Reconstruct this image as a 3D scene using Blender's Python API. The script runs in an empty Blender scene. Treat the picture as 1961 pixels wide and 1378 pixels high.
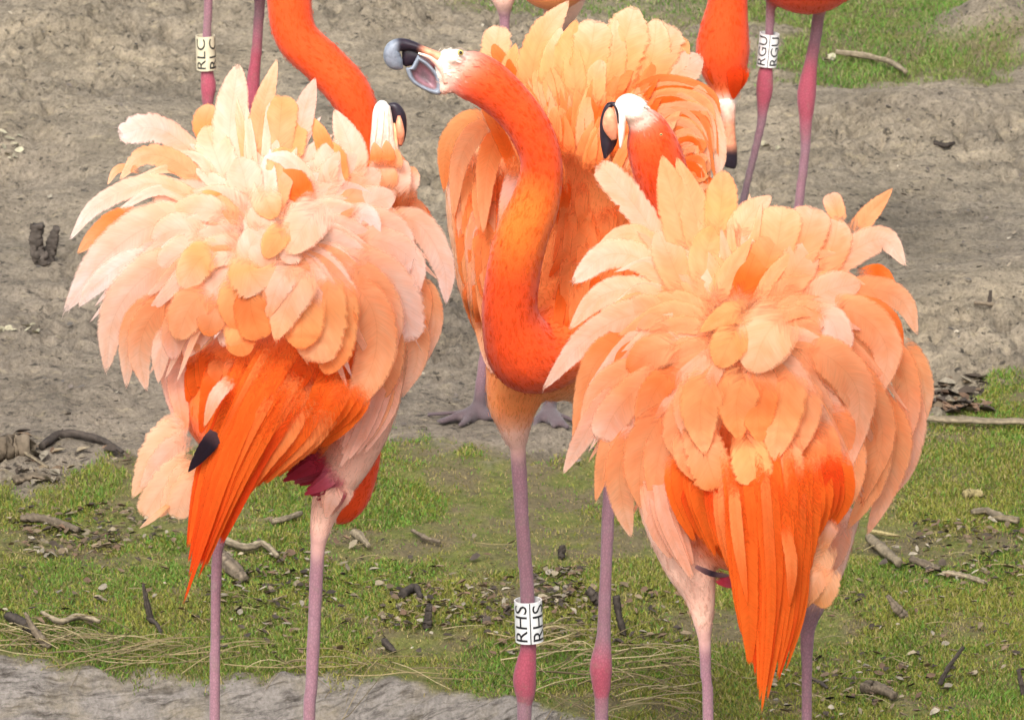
import bpy, bmesh, math, random
import numpy as np
from mathutils import Vector
from mathutils.bvhtree import BVHTree
R = math.radians
S = bpy.context.scene
C = S.collection
rng = np.random.default_rng(7)

# ------------------------------------------------------------------ camera
F = 15000.0; PITCH = 0.2522; CX, CY = 980.5, 689.0; CAMZ = 3.0
cam_d = bpy.data.cameras.new('camera'); cam = bpy.data.objects.new('camera', cam_d); C.objects.link(cam)
cam.location = (0, 0, CAMZ); cam.rotation_euler = (math.pi/2 - PITCH, 0, 0)
cam_d.sensor_width = 36; cam_d.lens = F/1961*36; cam_d.clip_start = 0.1; cam_d.clip_end = 2000
S.camera = cam
cam_d.dof.use_dof = True; cam_d.dof.focus_distance = 9.05; cam_d.dof.aperture_fstop = 48
# ------------------------------------------------------------------ light: bright overcast
SUN_EL, SUN_AZ = 46, 194          # degrees; azimuth clockwise from +Y
w = bpy.data.worlds.new('World'); S.world = w; w.use_nodes = True
nt = w.node_tree; nt.nodes.clear()
out = nt.nodes.new('ShaderNodeOutputWorld'); bg = nt.nodes.new('ShaderNodeBackground')
sky = nt.nodes.new('ShaderNodeTexSky'); sky.sky_type = 'NISHITA'; sky.sun_disc = False
sky.sun_elevation = R(SUN_EL); sky.sun_rotation = R(SUN_AZ); sky.dust_density = 6; sky.ozone_density = 0.6
hs = nt.nodes.new('ShaderNodeHueSaturation'); hs.inputs['Saturation'].default_value = 0.35
nt.links.new(sky.outputs[0], hs.inputs['Color']); nt.links.new(hs.outputs[0], bg.inputs[0])
bg.inputs[1].default_value = 0.15
nt.links.new(bg.outputs[0], out.inputs[0])
sun_d = bpy.data.lights.new('sun', 'SUN'); sun_d.energy = 1.2; sun_d.angle = R(14); sun_d.color = (1, .965, .92)
sun = bpy.data.objects.new('sun', sun_d); C.objects.link(sun)
az = R(SUN_AZ); el = R(SUN_EL)
sd = Vector((math.sin(az)*math.cos(el), math.cos(az)*math.cos(el), math.sin(el)))
sun.rotation_euler = sd.to_track_quat('Z', 'Y').to_euler()
S.view_settings.view_transform = 'Standard'; S.view_settings.look = 'None'
S.view_settings.gamma = 1; S.view_settings.use_curve_mapping = False
S.view_settings.exposure = 0.86
S.cycles.transparent_max_bounces = 24

# ------------------------------------------------------------------ helpers
SP, CP = math.sin(PITCH), math.cos(PITCH)
def P(px, py, d):
    """points at forward distance d (metres) seen at photo position px, py -> (n,3)"""
    px = np.asarray(px, float); py = np.asarray(py, float); d = np.asarray(d, float)
    u = (px-CX)/F; v = (CY-py)/F
    dy = CP + v*SP; dz = -SP + v*CP
    s = d/dy
    return np.stack([u*s + 0*d, d + 0*s, CAMZ + dz*s], -1)
def ground_y(py, z=0.0):
    v = (CY-py)/F
    return (CAMZ-z)*(CP+v*SP)/(SP-v*CP)
def proj(x, y, z=0.0):
    dz = z-CAMZ
    zc = y*CP - dz*SP; up = y*SP + dz*CP
    return CX + x/zc*F, CY - up/zc*F
def kpx(d): return d/(CP*F)

def catmull(pts, n):
    p = np.asarray(pts, float)
    if len(p) == 2: return p[0] + (p[1]-p[0])*np.linspace(0, 1, n)[:, None]
    q = np.vstack([2*p[0]-p[1], p, 2*p[-1]-p[-2]])
    m = len(p)-1; u = np.linspace(0, m, n); i = np.minimum(u.astype(int), m-1); t = (u-i)[:, None]
    a, b, c, d = q[i], q[i+1], q[i+2], q[i+3]
    return .5*((2*b)+(c-a)*t+(2*a-5*b+4*c-d)*t*t+(3*b-a-3*c+d)*t**3)

def hash2(ix, iy, seed):
    h = (ix.astype(np.int64)*374761393 + iy.astype(np.int64)*668265263 + seed*974711) & 0xffffffff
    h = ((h ^ (h >> 13))*1274126177) & 0xffffffff
    return ((h ^ (h >> 16)) & 0xffff)/65535.0
def vnoise(x, y, seed=0):
    ix = np.floor(x); iy = np.floor(y); fx = x-ix; fy = y-iy
    fx = fx*fx*(3-2*fx); fy = fy*fy*(3-2*fy)
    a = hash2(ix, iy, seed); b = hash2(ix+1, iy, seed); c = hash2(ix, iy+1, seed); d = hash2(ix+1, iy+1, seed)
    return (a*(1-fx)+b*fx)*(1-fy)+(c*(1-fx)+d*fx)*fy
def fbm(x, y, o=4, seed=0):
    s = 0; a = .5
    for k in range(o):
        s = s + a*vnoise(x*2**k+13.7*k, y*2**k-7.1*k, seed+k); a *= .5
    return s/(1-.5**o)
def sstep(a, b, x):
    t = np.clip((x-a)/(b-a), 0, 1); return t*t*(3-2*t)

def mesh_np(name, verts, faces, cols=None, uvw=None, smooth=True):
    me = bpy.data.meshes.new(name)
    verts = np.asarray(verts, np.float32)
    if isinstance(faces, tuple) and isinstance(faces[0], np.ndarray):   # (quads, tris) arrays
        parts = [f for f in faces if len(f)]
        loops = np.concatenate([f.ravel() for f in parts]).astype(np.int32)
        tot = np.concatenate([np.full(len(f), f.shape[1], np.int32) for f in parts])
        start = np.concatenate([[0], np.cumsum(tot)[:-1]]).astype(np.int32)
        me.vertices.add(len(verts)); me.vertices.foreach_set('co', verts.ravel())
        me.loops.add(len(loops)); me.loops.foreach_set('vertex_index', loops)
        me.polygons.add(len(tot)); me.polygons.foreach_set('loop_start', start)
        me.update(calc_edges=True); me.validate()
    else:
        me.from_pydata([tuple(map(float, v)) for v in verts], [], [tuple(map(int, f)) for f in faces]); me.update()
    if cols is not None:
        cols = np.asarray(cols); c = np.ones((len(verts), 4), np.float32); c[:, :cols.shape[1]] = cols
        a = me.attributes.new('Col', 'FLOAT_COLOR', 'POINT'); a.data.foreach_set('color', c.ravel())
    if uvw is not None:
        a = me.attributes.new('fuv', 'FLOAT_VECTOR', 'POINT'); a.data.foreach_set('vector', np.asarray(uvw, np.float32).ravel())
    if smooth: me.polygons.foreach_set('use_smooth', np.ones(len(me.polygons), bool))
    return me
def link(name, me, mat, parent=None):
    o = bpy.data.objects.new(name, me); C.objects.link(o)
    if mat is not None and not me.materials: me.materials.append(mat)
    if parent is not None:
        o.parent = parent
        m = parent
        off = Vector((0, 0, 0))
        while m is not None: off += m.location; m = m.parent
        o.location = -off if parent.type == 'EMPTY' else (0, 0, 0)
    return o
def tag(o, label, cat, group=None):
    o['label'] = label; o['category'] = cat
    if group: o['group'] = group
    return o

def mat(name, build):
    m = bpy.data.materials.new(name); m.use_nodes = True
    t = m.node_tree; t.nodes.clear()
    o = t.nodes.new('ShaderNodeOutputMaterial')
    def N(kind, **kw):
        n = t.nodes.new(kind)
        for k, v in kw.items():
            if k in n.inputs: n.inputs[k].default_value = v
            else: setattr(n, k, v)
        return n
    def L(a, b): t.links.new(a, b)
    L(build(N, L), o.inputs['Surface'])
    return m
def ramp(N, L, src, stops):
    r = N('ShaderNodeValToRGB'); e = r.color_ramp.elements
    while len(e) < len(stops): e.new(.5)
    for x, (p, c) in zip(e, stops):
        x.position = p; x.color = (*c, 1) if len(c) == 3 else c
    L(src, r.inputs[0]); return r.outputs[0]
def mixc(N, L, f, a, b, mode='MIX'):
    n = N('ShaderNodeMix', data_type='RGBA', blend_type=mode)
    for s, v in ((n.inputs[0], f), (n.inputs[6], a), (n.inputs[7], b)):
        if isinstance(v, (int, float)): s.default_value = v
        elif isinstance(v, tuple): s.default_value = (*v, 1)
        else: L(v, s)
    return n.outputs[2]
g1 = lambda v: (v, v, v)

def feather_shader(N, L):
    a = N('ShaderNodeAttribute', attribute_name='Col'); f = N('ShaderNodeAttribute', attribute_name='fuv')
    mp = N('ShaderNodeMapping'); mp.inputs['Scale'].default_value = (.30, 1.1, 7.3); L(f.outputs['Vector'], mp.inputs['Vector'])
    n1 = N('ShaderNodeTexNoise', Scale=1.0, Detail=3.0, Roughness=.6); L(mp.outputs[0], n1.inputs['Vector'])
    mp2 = N('ShaderNodeMapping'); mp2.inputs['Scale'].default_value = (.03, 1.6, 3.1); L(f.outputs['Vector'], mp2.inputs['Vector'])
    n2 = N('ShaderNodeTexNoise', Scale=1.0, Detail=2.0); L(mp2.outputs[0], n2.inputs['Vector'])
    v1 = ramp(N, L, n1.outputs['Fac'], [(.28, g1(.89)), (.72, g1(1.06))])
    v2 = ramp(N, L, n2.outputs['Fac'], [(.3, (1.0, .88, .80)), (.7, (1.02, 1.06, 1.10))])
    c = mixc(N, L, 1.0, mixc(N, L, 1.0, a.outputs['Color'], v1, 'MULTIPLY'), v2, 'MULTIPLY')
    sx = N('ShaderNodeSeparateXYZ'); L(f.outputs['Vector'], sx.inputs[0]); ab = N('ShaderNodeMath', operation='ABSOLUTE'); L(sx.outputs[1], ab.inputs[0])
    c = mixc(N, L, 1.0, c, ramp(N, L, ab.outputs[0], [(.0, (.94, .90, .87)), (.05, (1.03, 1.02, 1.0)), (.10, g1(1.0))]), 'MULTIPLY')
    b = N('ShaderNodeBump', Strength=.16, Distance=.001); L(n1.outputs['Fac'], b.inputs['Height'])
    p = N('ShaderNodeBsdfPrincipled', Roughness=.75); L(c, p.inputs['Base Color']); L(b.outputs[0], p.inputs['Normal'])
    p.inputs['Specular IOR Level'].default_value = .15
    tr = N('ShaderNodeBsdfTranslucent'); L(c, tr.inputs['Color'])
    mx = N('ShaderNodeMixShader', Fac=.5); L(p.outputs[0], mx.inputs[1]); L(tr.outputs[0], mx.inputs[2])
    # loose barbs: open towards the downy base and the outer edge of the vane
    mp3 = N('ShaderNodeMapping'); mp3.inputs['Scale'].default_value = (.16, 2.2, 5.1); L(f.outputs['Vector'], mp3.inputs['Vector'])
    n3 = N('ShaderNodeTexNoise', Scale=1.0, Detail=2.0); L(mp3.outputs[0], n3.inputs['Vector'])
    ma = N('ShaderNodeMath', operation='MULTIPLY_ADD'); L(a.outputs['Alpha'], ma.inputs[0]); ma.inputs[1].default_value = 1.9; ma.inputs[2].default_value = -.35
    mb = N('ShaderNodeMath', operation='SUBTRACT', use_clamp=True); L(ma.outputs[0], mb.inputs[0]); L(n3.outputs['Fac'], mb.inputs[1])
    mc = N('ShaderNodeMath', operation='MULTIPLY', use_clamp=True); L(mb.outputs[0], mc.inputs[0]); mc.inputs[1].default_value = 1.5
    tp = N('ShaderNodeBsdfTransparent'); m2 = N('ShaderNodeMixShader'); L(mc.outputs[0], m2.inputs[0]); L(tp.outputs[0], m2.inputs[1]); L(mx.outputs[0], m2.inputs[2])
    return m2.outputs[0]
M_FEATHER = mat('feather', feather_shader)
def down_shader(N, L):
    a = N('ShaderNodeAttribute', attribute_name='Col')
    p = N('ShaderNodeBsdfPrincipled', Roughness=.8); L(a.outputs['Color'], p.inputs['Base Color']); p.inputs['Specular IOR Level'].default_value = .15
    tp = N('ShaderNodeBsdfTransparent'); m2 = N('ShaderNodeMixShader'); L(a.outputs['Alpha'], m2.inputs[0]); L(tp.outputs[0], m2.inputs[1]); L(p.outputs[0], m2.inputs[2])
    return m2.outputs[0]
M_DOWN = mat('down', down_shader)
def body_shader(N, L):
    a = N('ShaderNodeAttribute', attribute_name='Col'); g = N('ShaderNodeNewGeometry')
    n1 = N('ShaderNodeTexNoise', Scale=420.0, Detail=3.0, Roughness=.6); L(g.outputs['Position'], n1.inputs['Vector'])
    n2 = N('ShaderNodeTexNoise', Scale=45.0, Detail=3.0); L(g.outputs['Position'], n2.inputs['Vector'])
    c = mixc(N, L, 1.0, a.outputs['Color'], ramp(N, L, n1.outputs['Fac'], [(.3, g1(.93)), (.7, g1(1.05))]), 'MULTIPLY')
    c = mixc(N, L, 1.0, c, ramp(N, L, n2.outputs['Fac'], [(.3, (.98, .94, .94)), (.7, (1.01, 1.05, 1.05))]), 'MULTIPLY')
    sc = N('ShaderNodeSeparateColor'); L(a.outputs['Color'], sc.inputs[0])
    df = N('ShaderNodeMath', operation='SUBTRACT'); L(sc.outputs[2], df.inputs[0]); L(sc.outputs[1], df.inputs[1])
    lg = N('ShaderNodeMath', operation='MULTIPLY', use_clamp=True); L(df.outputs[0], lg.inputs[0]); lg.inputs[1].default_value = 60.0
    mv = N('ShaderNodeMapping'); mv.inputs['Scale'].default_value = (330, 330, 210); L(g.outputs['Position'], mv.inputs['Vector'])
    vo = N('ShaderNodeTexVoronoi', feature='DISTANCE_TO_EDGE', Scale=1.0); L(mv.outputs[0], vo.inputs['Vector'])
    n4 = N('ShaderNodeTexNoise', Scale=70.0, Detail=4.0, Roughness=.7); L(g.outputs['Position'], n4.inputs['Vector'])
    cl_ = mixc(N, L, 1.0, c, ramp(N, L, vo.outputs['Distance'], [(.0, (.80, .79, .80)), (.22, g1(1.04))]), 'MULTIPLY')
    cl_ = mixc(N, L, ramp(N, L, n4.outputs['Fac'], [(.52, g1(0)), (.74, g1(.4))]), cl_, (.20, .155, .12))
    c = mixc(N, L, lg.outputs[0], c, cl_)
    b = N('ShaderNodeBump', Strength=.4, Distance=.002); L(n1.outputs['Fac'], b.inputs['Height'])
    p = N('ShaderNodeBsdfPrincipled', Roughness=.75); L(c, p.inputs['Base Color']); L(b.outputs[0], p.inputs['Normal'])
    p.inputs['Specular IOR Level'].default_value = .2
    p.inputs['Sheen Weight'].default_value = .15
    return p.outputs[0]
M_BODY = mat('plumage_and_skin', body_shader)
def vcol_shader(rough, spec, bump=0.0, bs=300.0):
    def f(N, L):
        a = N('ShaderNodeAttribute', attribute_name='Col'); g = N('ShaderNodeTexCoord')
        n1 = N('ShaderNodeTexNoise', Scale=bs, Detail=4.0, Roughness=.6); L(g.outputs['Object'], n1.inputs['Vector'])
        c = mixc(N, L, 1.0, a.outputs['Color'], ramp(N, L, n1.outputs['Fac'], [(.3, g1(.72)), (.7, g1(1.2))]), 'MULTIPLY')
        p = N('ShaderNodeBsdfPrincipled', Roughness=rough); L(c, p.inputs['Base Color'])
        p.inputs['Specular IOR Level'].default_value = spec
        if bump:
            b = N('ShaderNodeBump', Strength=.6, Distance=bump); L(n1.outputs['Fac'], b.inputs['Height']); L(b.outputs[0], p.inputs['Normal'])
        return p.outputs[0]
    return f
M_BILL = mat('horn', vcol_shader(.42, .4, .0006, 160.0))
M_WOOD = mat('weathered_wood', vcol_shader(.85, .2, .003, 120.0))
M_LEAF = mat('dry_leaf', vcol_shader(.8, .2, .001, 200.0))
def blade_shader(N, L):
    a = N('ShaderNodeAttribute', attribute_name='Col')
    p = N('ShaderNodeBsdfPrincipled', Roughness=.6); L(a.outputs['Color'], p.inputs['Base Color']); p.inputs['Specular IOR Level'].default_value = .25
    tr = N('ShaderNodeBsdfTranslucent'); L(a.outputs['Color'], tr.inputs['Color'])
    mx = N('ShaderNodeMixShader', Fac=.3); L(p.outputs[0], mx.inputs[1]); L(tr.outputs[0], mx.inputs[2])
    return mx.outputs[0]
M_BLADE = mat('grass_blade', blade_shader)
def plain(name, col, rough=.5, spec=.4):
    def f(N, L):
        g = N('ShaderNodeTexCoord'); n1 = N('ShaderNodeTexNoise', Scale=90.0, Detail=3.0); L(g.outputs['Object'], n1.inputs['Vector'])
        c = mixc(N, L, 1.0, col, ramp(N, L, n1.outputs['Fac'], [(.3, g1(.86)), (.7, g1(1.05))]), 'MULTIPLY')
        p = N('ShaderNodeBsdfPrincipled', Roughness=rough); L(c, p.inputs['Base Color']); p.inputs['Specular IOR Level'].default_value = spec
        return p.outputs[0]
    return mat(name, f)
M_BAND = plain('white_plastic', (.80, .80, .78), .4)
M_BAND_OLD = plain('yellowed_plastic', (.62, .56, .40), .5)
M_INK = plain('black_print', (.015, .015, .017), .5)
M_EYE = plain('eye', (.48, .40, .14), .15, .6)
M_PUPIL = plain('pupil', (.01, .01, .01), .1, .6)

# ------------------------------------------------------------------ the ground
EDGE_PX = [(-900, 1240), (0, 1246), (200, 1254), (400, 1268), (650, 1284), (850, 1314), (1000, 1338), (1130, 1385), (1300, 1440), (1961, 1470), (3000, 1470)]
ex = np.array([(px-CX)/F*ground_y(py)/CP*1.0 for px, py in EDGE_PX]); ey = np.array([ground_y(py) for px, py in EDGE_PX])
def edge_y(x): return np.interp(x, ex, ey)
LOW = -0.075
MOUNDS = [(1800, 235, .17, .13, .045), (1905, 68, .10, .16, .075), (1610, 210, .25, .12, .02), (120, 260, .45, .35, .05), (180, 60, .5, .2, .035),
          (60, 430, .12, .12, -.03), (1950, 560, .3, .25, .04), (25, 330, .15, .14, -.045), (700, 60, .4, .2, .03), (1300, 860, .35, .12, .012), (420, 900, .35, .12, .015)]
MW = [((px-CX)/F*ground_y(py)/CP, ground_y(py), rx, ry, h) for px, py, rx, ry, h in MOUNDS]
def ground_base(x, y):
    z = .045*(fbm(x*1.6+5, y*1.3, 3, 11)-.5) + .016*(fbm(x*6, y*4.5, 3, 21)-.5)
    for mx, my, rx, ry, h in MW: z = z + h*np.exp(-((x-mx)/rx)**2-((y-my)/ry)**2)
    near = sstep(2.6, 1.6, np.abs(x))*sstep(17, 15, y)
    z = z*(.25+.75*near)
    fall = sstep(0, .13, edge_y(x)-y)
    return z*(1-fall) + (LOW + z*.3)*fall
BOUND_PX = [(-600, 960), (0, 948), (110, 930), (250, 882), (420, 862), (700, 846), (860, 862), (1000, 880), (1120, 872), (1400, 850), (1700, 800), (1780, 815), (1850, 790), (1900, 720), (2600, 700)]
def masks(x, y):
    px, py = proj(x, y, 0)
    n = fbm(x*7, y*5, 4, 31)-.5
    n2 = fbm(x*30, y*18, 3, 37)-.5
    by = np.interp(px, [b[0] for b in BOUND_PX], [b[1] for b in BOUND_PX])
    front = sstep(-18, 22, py-by+n*70+n2*60)
    # far grass, upper right and the strip behind the birds
    top = np.interp(px, [0, 560, 800, 1150, 1330, 1500, 1640, 1800, 1880, 1961, 2600], [-200, -60, 28, 40, 150, 168, 170, 166, 150, 130, 110])
    far = sstep(14, -22, py-top+n*90+n2*40)
    far = far*(1-.85*sstep(.08, .20, fbm(x*5+3, y*4.2, 3, 55)-.44-.10*sstep(1500, 1750, px)))
    far = far*(1-.8*np.exp(-((px-1900)/90)**2-((py-62)/26)**2))*(.45+.55*sstep(1250, 1500, px))
    g = np.maximum(front, far)
    g = g*(1-np.exp(-((px-1900)/98)**4-((py-62)/27)**4))
    rock = sstep(-.01, .03, edge_y(x)-y+n*.03+n2*.05)
    g = g*(1-rock)
    return g, rock, px, py, n
def axis(lo, hi, step, far):
    a = np.arange(lo, hi+step*.5, step); s = step; up = []; v = hi
    while v < far: s *= 1.35; v += s; up.append(v)
    dn = []; s = step; v = lo
    while v > -far: s *= 1.35; v -= s; dn.append(v)
    return np.concatenate([dn[::-1], a, up])
gx = axis(-1.35, 1.35, .0056, 400); gy = axis(9.2, 15.2, .0105, 400)
X, Y = np.meshgrid(gx, gy)
inner = (np.abs(X) < 1.4) & (Y > 9.1) & (Y < 15.3)
Z = ground_base(X, Y)
gm, rk, PXg, PYg, nn = masks(X, Y)
# clods, cracks and hoof-like dents of the trampled mud, slanting like drag marks
xs, ys = X*1.0+.35*Y, Y-.25*X
cl = fbm(xs*38, ys*26, 4, 61)-.5
cr = np.abs(fbm(xs*20, ys*30, 3, 71)-.5)
pit = sstep(.60, .74, fbm(X*26+9, Y*20, 3, 81))
dirtw = (1-gm)*(1-rk)
rough = .35+1.0*sstep(.4, .65, fbm(X*3, Y*2.2, 2, 91))
rw = fbm(X*24+.6*Y*24, Y*60, 4, 101)-.5
Z = Z + inner*(dirtw*rough*(.025*cl + .014*(fbm(xs*95, ys*60, 2, 63)-.5) - .009*sstep(.05, .0, cr) - .015*pit) + rk*(.022*(fbm(X*13+.25*Y*13, Y*75, 4, 101)-.5)+.014*(fbm(X*50, Y*170, 3, 107)-.5)+.008*cl) + gm*(.007*(fbm(X*24, Y*16, 3, 111)-.5)-.0035))
mound = np.exp(-((PXg-1900)/95)**4-((PYg-60)/26)**2); gm = gm*(1-mound)
ny, nx = X.shape
idx = np.arange(nx*ny).reshape(ny, nx)
quads = np.stack([idx[:-1, :-1], idx[:-1, 1:], idx[1:, 1:], idx[1:, :-1]], -1).reshape(-1, 4)
stain = sum(np.exp(-((PXg-a)/b)**2-((PYg-c)/d)**2) for a, b, c, d in ((1815, 95, 225, 34), (90, 150, 330, 90), (1935, 70, 470, 60), (60, 130, 400, 60), (1840, 60, 52, 10)))
damp = sstep(380, 600, PYg+nn*200)*sstep(1500, 900, PXg+nn*500)
damp = np.clip(np.maximum(damp, stain*(.7+1.2*nn)), 0, 1.3)
gcol = np.stack([gm, rk, damp], -1).reshape(-1, 3)
def ground_shader(N, L):
    a = N('ShaderNodeAttribute', attribute_name='Col'); sp = N('ShaderNodeSeparateColor'); L(a.outputs['Color'], sp.inputs[0])
    g = N('ShaderNodeNewGeometry')
    def noise(scale, sc=(1, 1, 1), detail=4.0, rough=.6, rot=0):
        mp = N('ShaderNodeMapping'); mp.inputs['Scale'].default_value = sc; mp.inputs['Rotation'].default_value = (0, 0, rot); L(g.outputs['Position'], mp.inputs['Vector'])
        n = N('ShaderNodeTexNoise', Scale=scale, Detail=detail, Roughness=rough); L(mp.outputs[0], n.inputs['Vector']); return n.outputs['Fac']
    big = noise(4.0, (1, .7, 1), 5); mid = noise(28, (1, .8, 1), 5, .65, .3); fine = noise(150, (1, .55, 1), 5, .7, .35); pale = noise(60, (.6, 1.8, 1), 3, .6, .2)
    dry = mixc(N, L, ramp(N, L, big, [(.35, g1(0)), (.65, g1(1))]), (.232, .192, .135), (.190, .160, .119))
    wet = mixc(N, L, ramp(N, L, big, [(.35, g1(0)), (.65, g1(1))]), (.200, .166, .124), (.160, .134, .102))
    d = mixc(N, L, sp.outputs[2], dry, wet)
    d = mixc(N, L, 1.0, d, ramp(N, L, mid, [(.30, g1(.74)), (.46, g1(.97)), (.70, g1(1.15))]), 'MULTIPLY')
    d = mixc(N, L, 1.0, d, ramp(N, L, fine, [(.30, g1(.42)), (.44, g1(.92)), (.70, g1(1.38))]), 'MULTIPLY')
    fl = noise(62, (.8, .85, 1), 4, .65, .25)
    d = mixc(N, L, ramp(N, L, fl, [(.345, g1(.95)), (.405, g1(0))]), d, (.045, .038, .030))  # dark flecks: the shade of small pits, painted into the mud colour
    d = mixc(N, L, 1.0, d, ramp(N, L, noise(7, (.8, 1.3, 1), 4, .6, .2), [(.32, g1(.72)), (.62, g1(1.14))]), 'MULTIPLY')
    d = mixc(N, L, ramp(N, L, pale, [(.58, g1(0)), (.72, g1(.55))]), d, (.36, .30, .19))
    gr = mixc(N, L, ramp(N, L, mid, [(.35, g1(0)), (.65, g1(1))]), (.095, .115, .022), (.160, .155, .045))
    gr = mixc(N, L, ramp(N, L, noise(11, (1, .8, 1), 4), [(.42, g1(0)), (.56, g1(.85))]), gr, (.135, .104, .060))
    gr = mixc(N, L, 1.0, gr, ramp(N, L, fine, [(.28, g1(.6)), (.72, g1(1.3))]), 'MULTIPLY')
    st = noise(40, (.45, 3.6, 1), 6, .7, -.08)
    ro = mixc(N, L, ramp(N, L, st, [(.34, g1(0)), (.52, g1(1))]), (.06, .05, .041), (.205, .183, .162))
    ro = mixc(N, L, ramp(N, L, noise(14, (1, 1, 1), 4), [(.5, g1(0)), (.7, g1(.6))]), ro, (.20, .165, .11))
    ro = mixc(N, L, 1.0, ro, ramp(N, L, fine, [(.28, g1(.6)), (.72, g1(1.3))]), 'MULTIPLY')
    c = mixc(N, L, sp.outputs[0], d, gr); c = mixc(N, L, sp.outputs[1], c, ro)
    hb = N('ShaderNodeMath', operation='ADD'); L(mid, hb.inputs[0]); L(fine, hb.inputs[1])
    b = N('ShaderNodeBump', Strength=.9, Distance=.007); L(hb.outputs[0], b.inputs['Height'])
    p = N('ShaderNodeBsdfPrincipled', Roughness=.9); L(c, p.inputs['Base Color']); L(b.outputs[0], p.inputs['Normal']); p.inputs['Specular IOR Level'].default_value = .2
    return p.outputs[0]
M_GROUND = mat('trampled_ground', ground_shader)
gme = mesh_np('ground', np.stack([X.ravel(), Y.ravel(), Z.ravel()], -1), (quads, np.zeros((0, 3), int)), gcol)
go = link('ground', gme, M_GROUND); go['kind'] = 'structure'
def water_shader(N, L):
    g = N('ShaderNodeTexCoord'); n = N('ShaderNodeTexNoise', Scale=14.0, Detail=3.0); L(g.outputs['Object'], n.inputs['Vector'])
    b = N('ShaderNodeBump', Strength=.2, Distance=.01); L(n.outputs['Fac'], b.inputs['Height'])
    p = N('ShaderNodeBsdfPrincipled', Roughness=.06); p.inputs['Base Color'].default_value = (.06, .065, .045, 1); L(b.outputs[0], p.inputs['Normal'])
    return p.outputs[0]
WX, WY = np.meshgrid(np.linspace(-8, 8, 60), np.linspace(2, 9.72, 60)); WZ = np.full_like(WX, -.045)
wi = np.arange(3600).reshape(60, 60); wq = np.stack([wi[:-1, :-1], wi[:-1, 1:], wi[1:, 1:], wi[1:, :-1]], -1).reshape(-1, 4)
wo = link('water', mesh_np('water', np.stack([WX.ravel(), WY.ravel(), WZ.ravel()], -1), (wq, np.zeros((0, 3), int))), mat('pond_water', water_shader)); wo['kind'] = 'structure'
_gx0 = None
def gz(x, y):
    return ground_base(np.asarray(x, float), np.asarray(y, float))
def gpt(px, py):
    """point on the ground that the photograph shows at px, py"""
    z = 0.0
    for _ in range(6):
        y = ground_y(py, z); x = (px-CX)/F*(y*CP+(CAMZ-z)*SP); z = float(gz(x, y))
    return np.array([x, y, z])

# grass blades ------------------------------------------------------
def blades(n, name, x0, x1, y0, y1, lmin, lmax, wd, seed, dens, pal):
    r = np.random.default_rng(seed)
    x = r.uniform(x0, x1, n); y = r.uniform(y0, y1, n)
    g, rk_, px, py, _ = masks(x, y)
    dn_ = dens(x, y); keep = r.random(n) < g*dn_
    keep &= (px > -60) & (px < 2020) & (py > -60) & (py < 1440)
    x, y = x[keep], y[keep]; dn_ = np.broadcast_to(dn_, keep.shape)[keep]; n = len(x); z = gz(x, y)-.003
    tone = fbm(x*9, y*7, 3, 131); ln = r.uniform(lmin, lmax, n)*(.55+.45*np.clip(dn_, 0, 1))*(.6+.8*fbm(x*14, y*10, 2, 141))
    a = r.uniform(0, 2*np.pi, n); lean = r.uniform(.3, 1.25, n)
    dx, dy = np.cos(a), np.sin(a); f = r.uniform(0, 2*np.pi, n); wx, wy = np.cos(f)*wd, np.sin(f)*wd*.6
    b = np.stack([x, y, z], -1); sidev = np.stack([wx, wy, 0*wx], -1)
    up1 = np.stack([dx*ln*.35*lean, dy*ln*.35*lean, ln*.6*(1.15-.5*lean)], -1)
    up2 = np.stack([dx*ln*lean*.9, dy*ln*lean*.9, ln*(1.15-.75*lean)], -1)
    V = np.stack([b-sidev, b+sidev, b+up1-sidev*.8, b+up1+sidev*.8, b+up2], 1).reshape(-1, 3)
    k = np.arange(n)[:, None]*5
    q = np.concatenate([k, k+1, k+3, k+2], 1); t = np.concatenate([k+2, k+3, k+4], 1)
    pal = np.array(pal); wts = np.stack([np.clip(1.3-2.2*tone, .05, 1), np.clip(2.2*tone-.5, .05, 1), np.full(n, .22)+1.3*np.clip(1-dn_*1.3, 0, 1), .15+.5*(vnoise(x*5, y*4, 151) > .55)], -1)[:, :len(pal)]
    cw = np.cumsum(wts/wts.sum(1, keepdims=True), 1); pick = (r.random(n)[:, None] > cw).sum(1).clip(0, len(pal)-1)
    col = pal[pick]*r.uniform(.65, 1.35, (n, 1))
    cv = np.repeat(col[:, None, :], 5, 1); cv[:, 4] *= 1.25
    o = link(name, mesh_np(name, V, (q, t), cv.reshape(-1, 3), smooth=False), M_BLADE); o['kind'] = 'stuff'
    return o
PAL = [(.128, .174, .026), (.205, .208, .035), (.265, .212, .085), (.098, .196, .024)]
o = blades(560000, 'grass', -.85, .85, 9.6, 11.6, .004, .0125, .0008, 3, lambda x, y: (.10+.95*sstep(.38, .56, fbm(x*6, y*5, 4, 161))), PAL)
o['label'] = 'short mossy olive grass under and behind the birds'
o = blades(200000, 'grass', -1.0, 1.05, 12.6, 15.0, .007, .018, .0009, 4, lambda x, y: .8+0*x, [(.10, .19, .03), (.16, .21, .045), (.24, .22, .10), (.10, .22, .03)])
o['label'] = 'green grass of the far bank at the top right'

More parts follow.
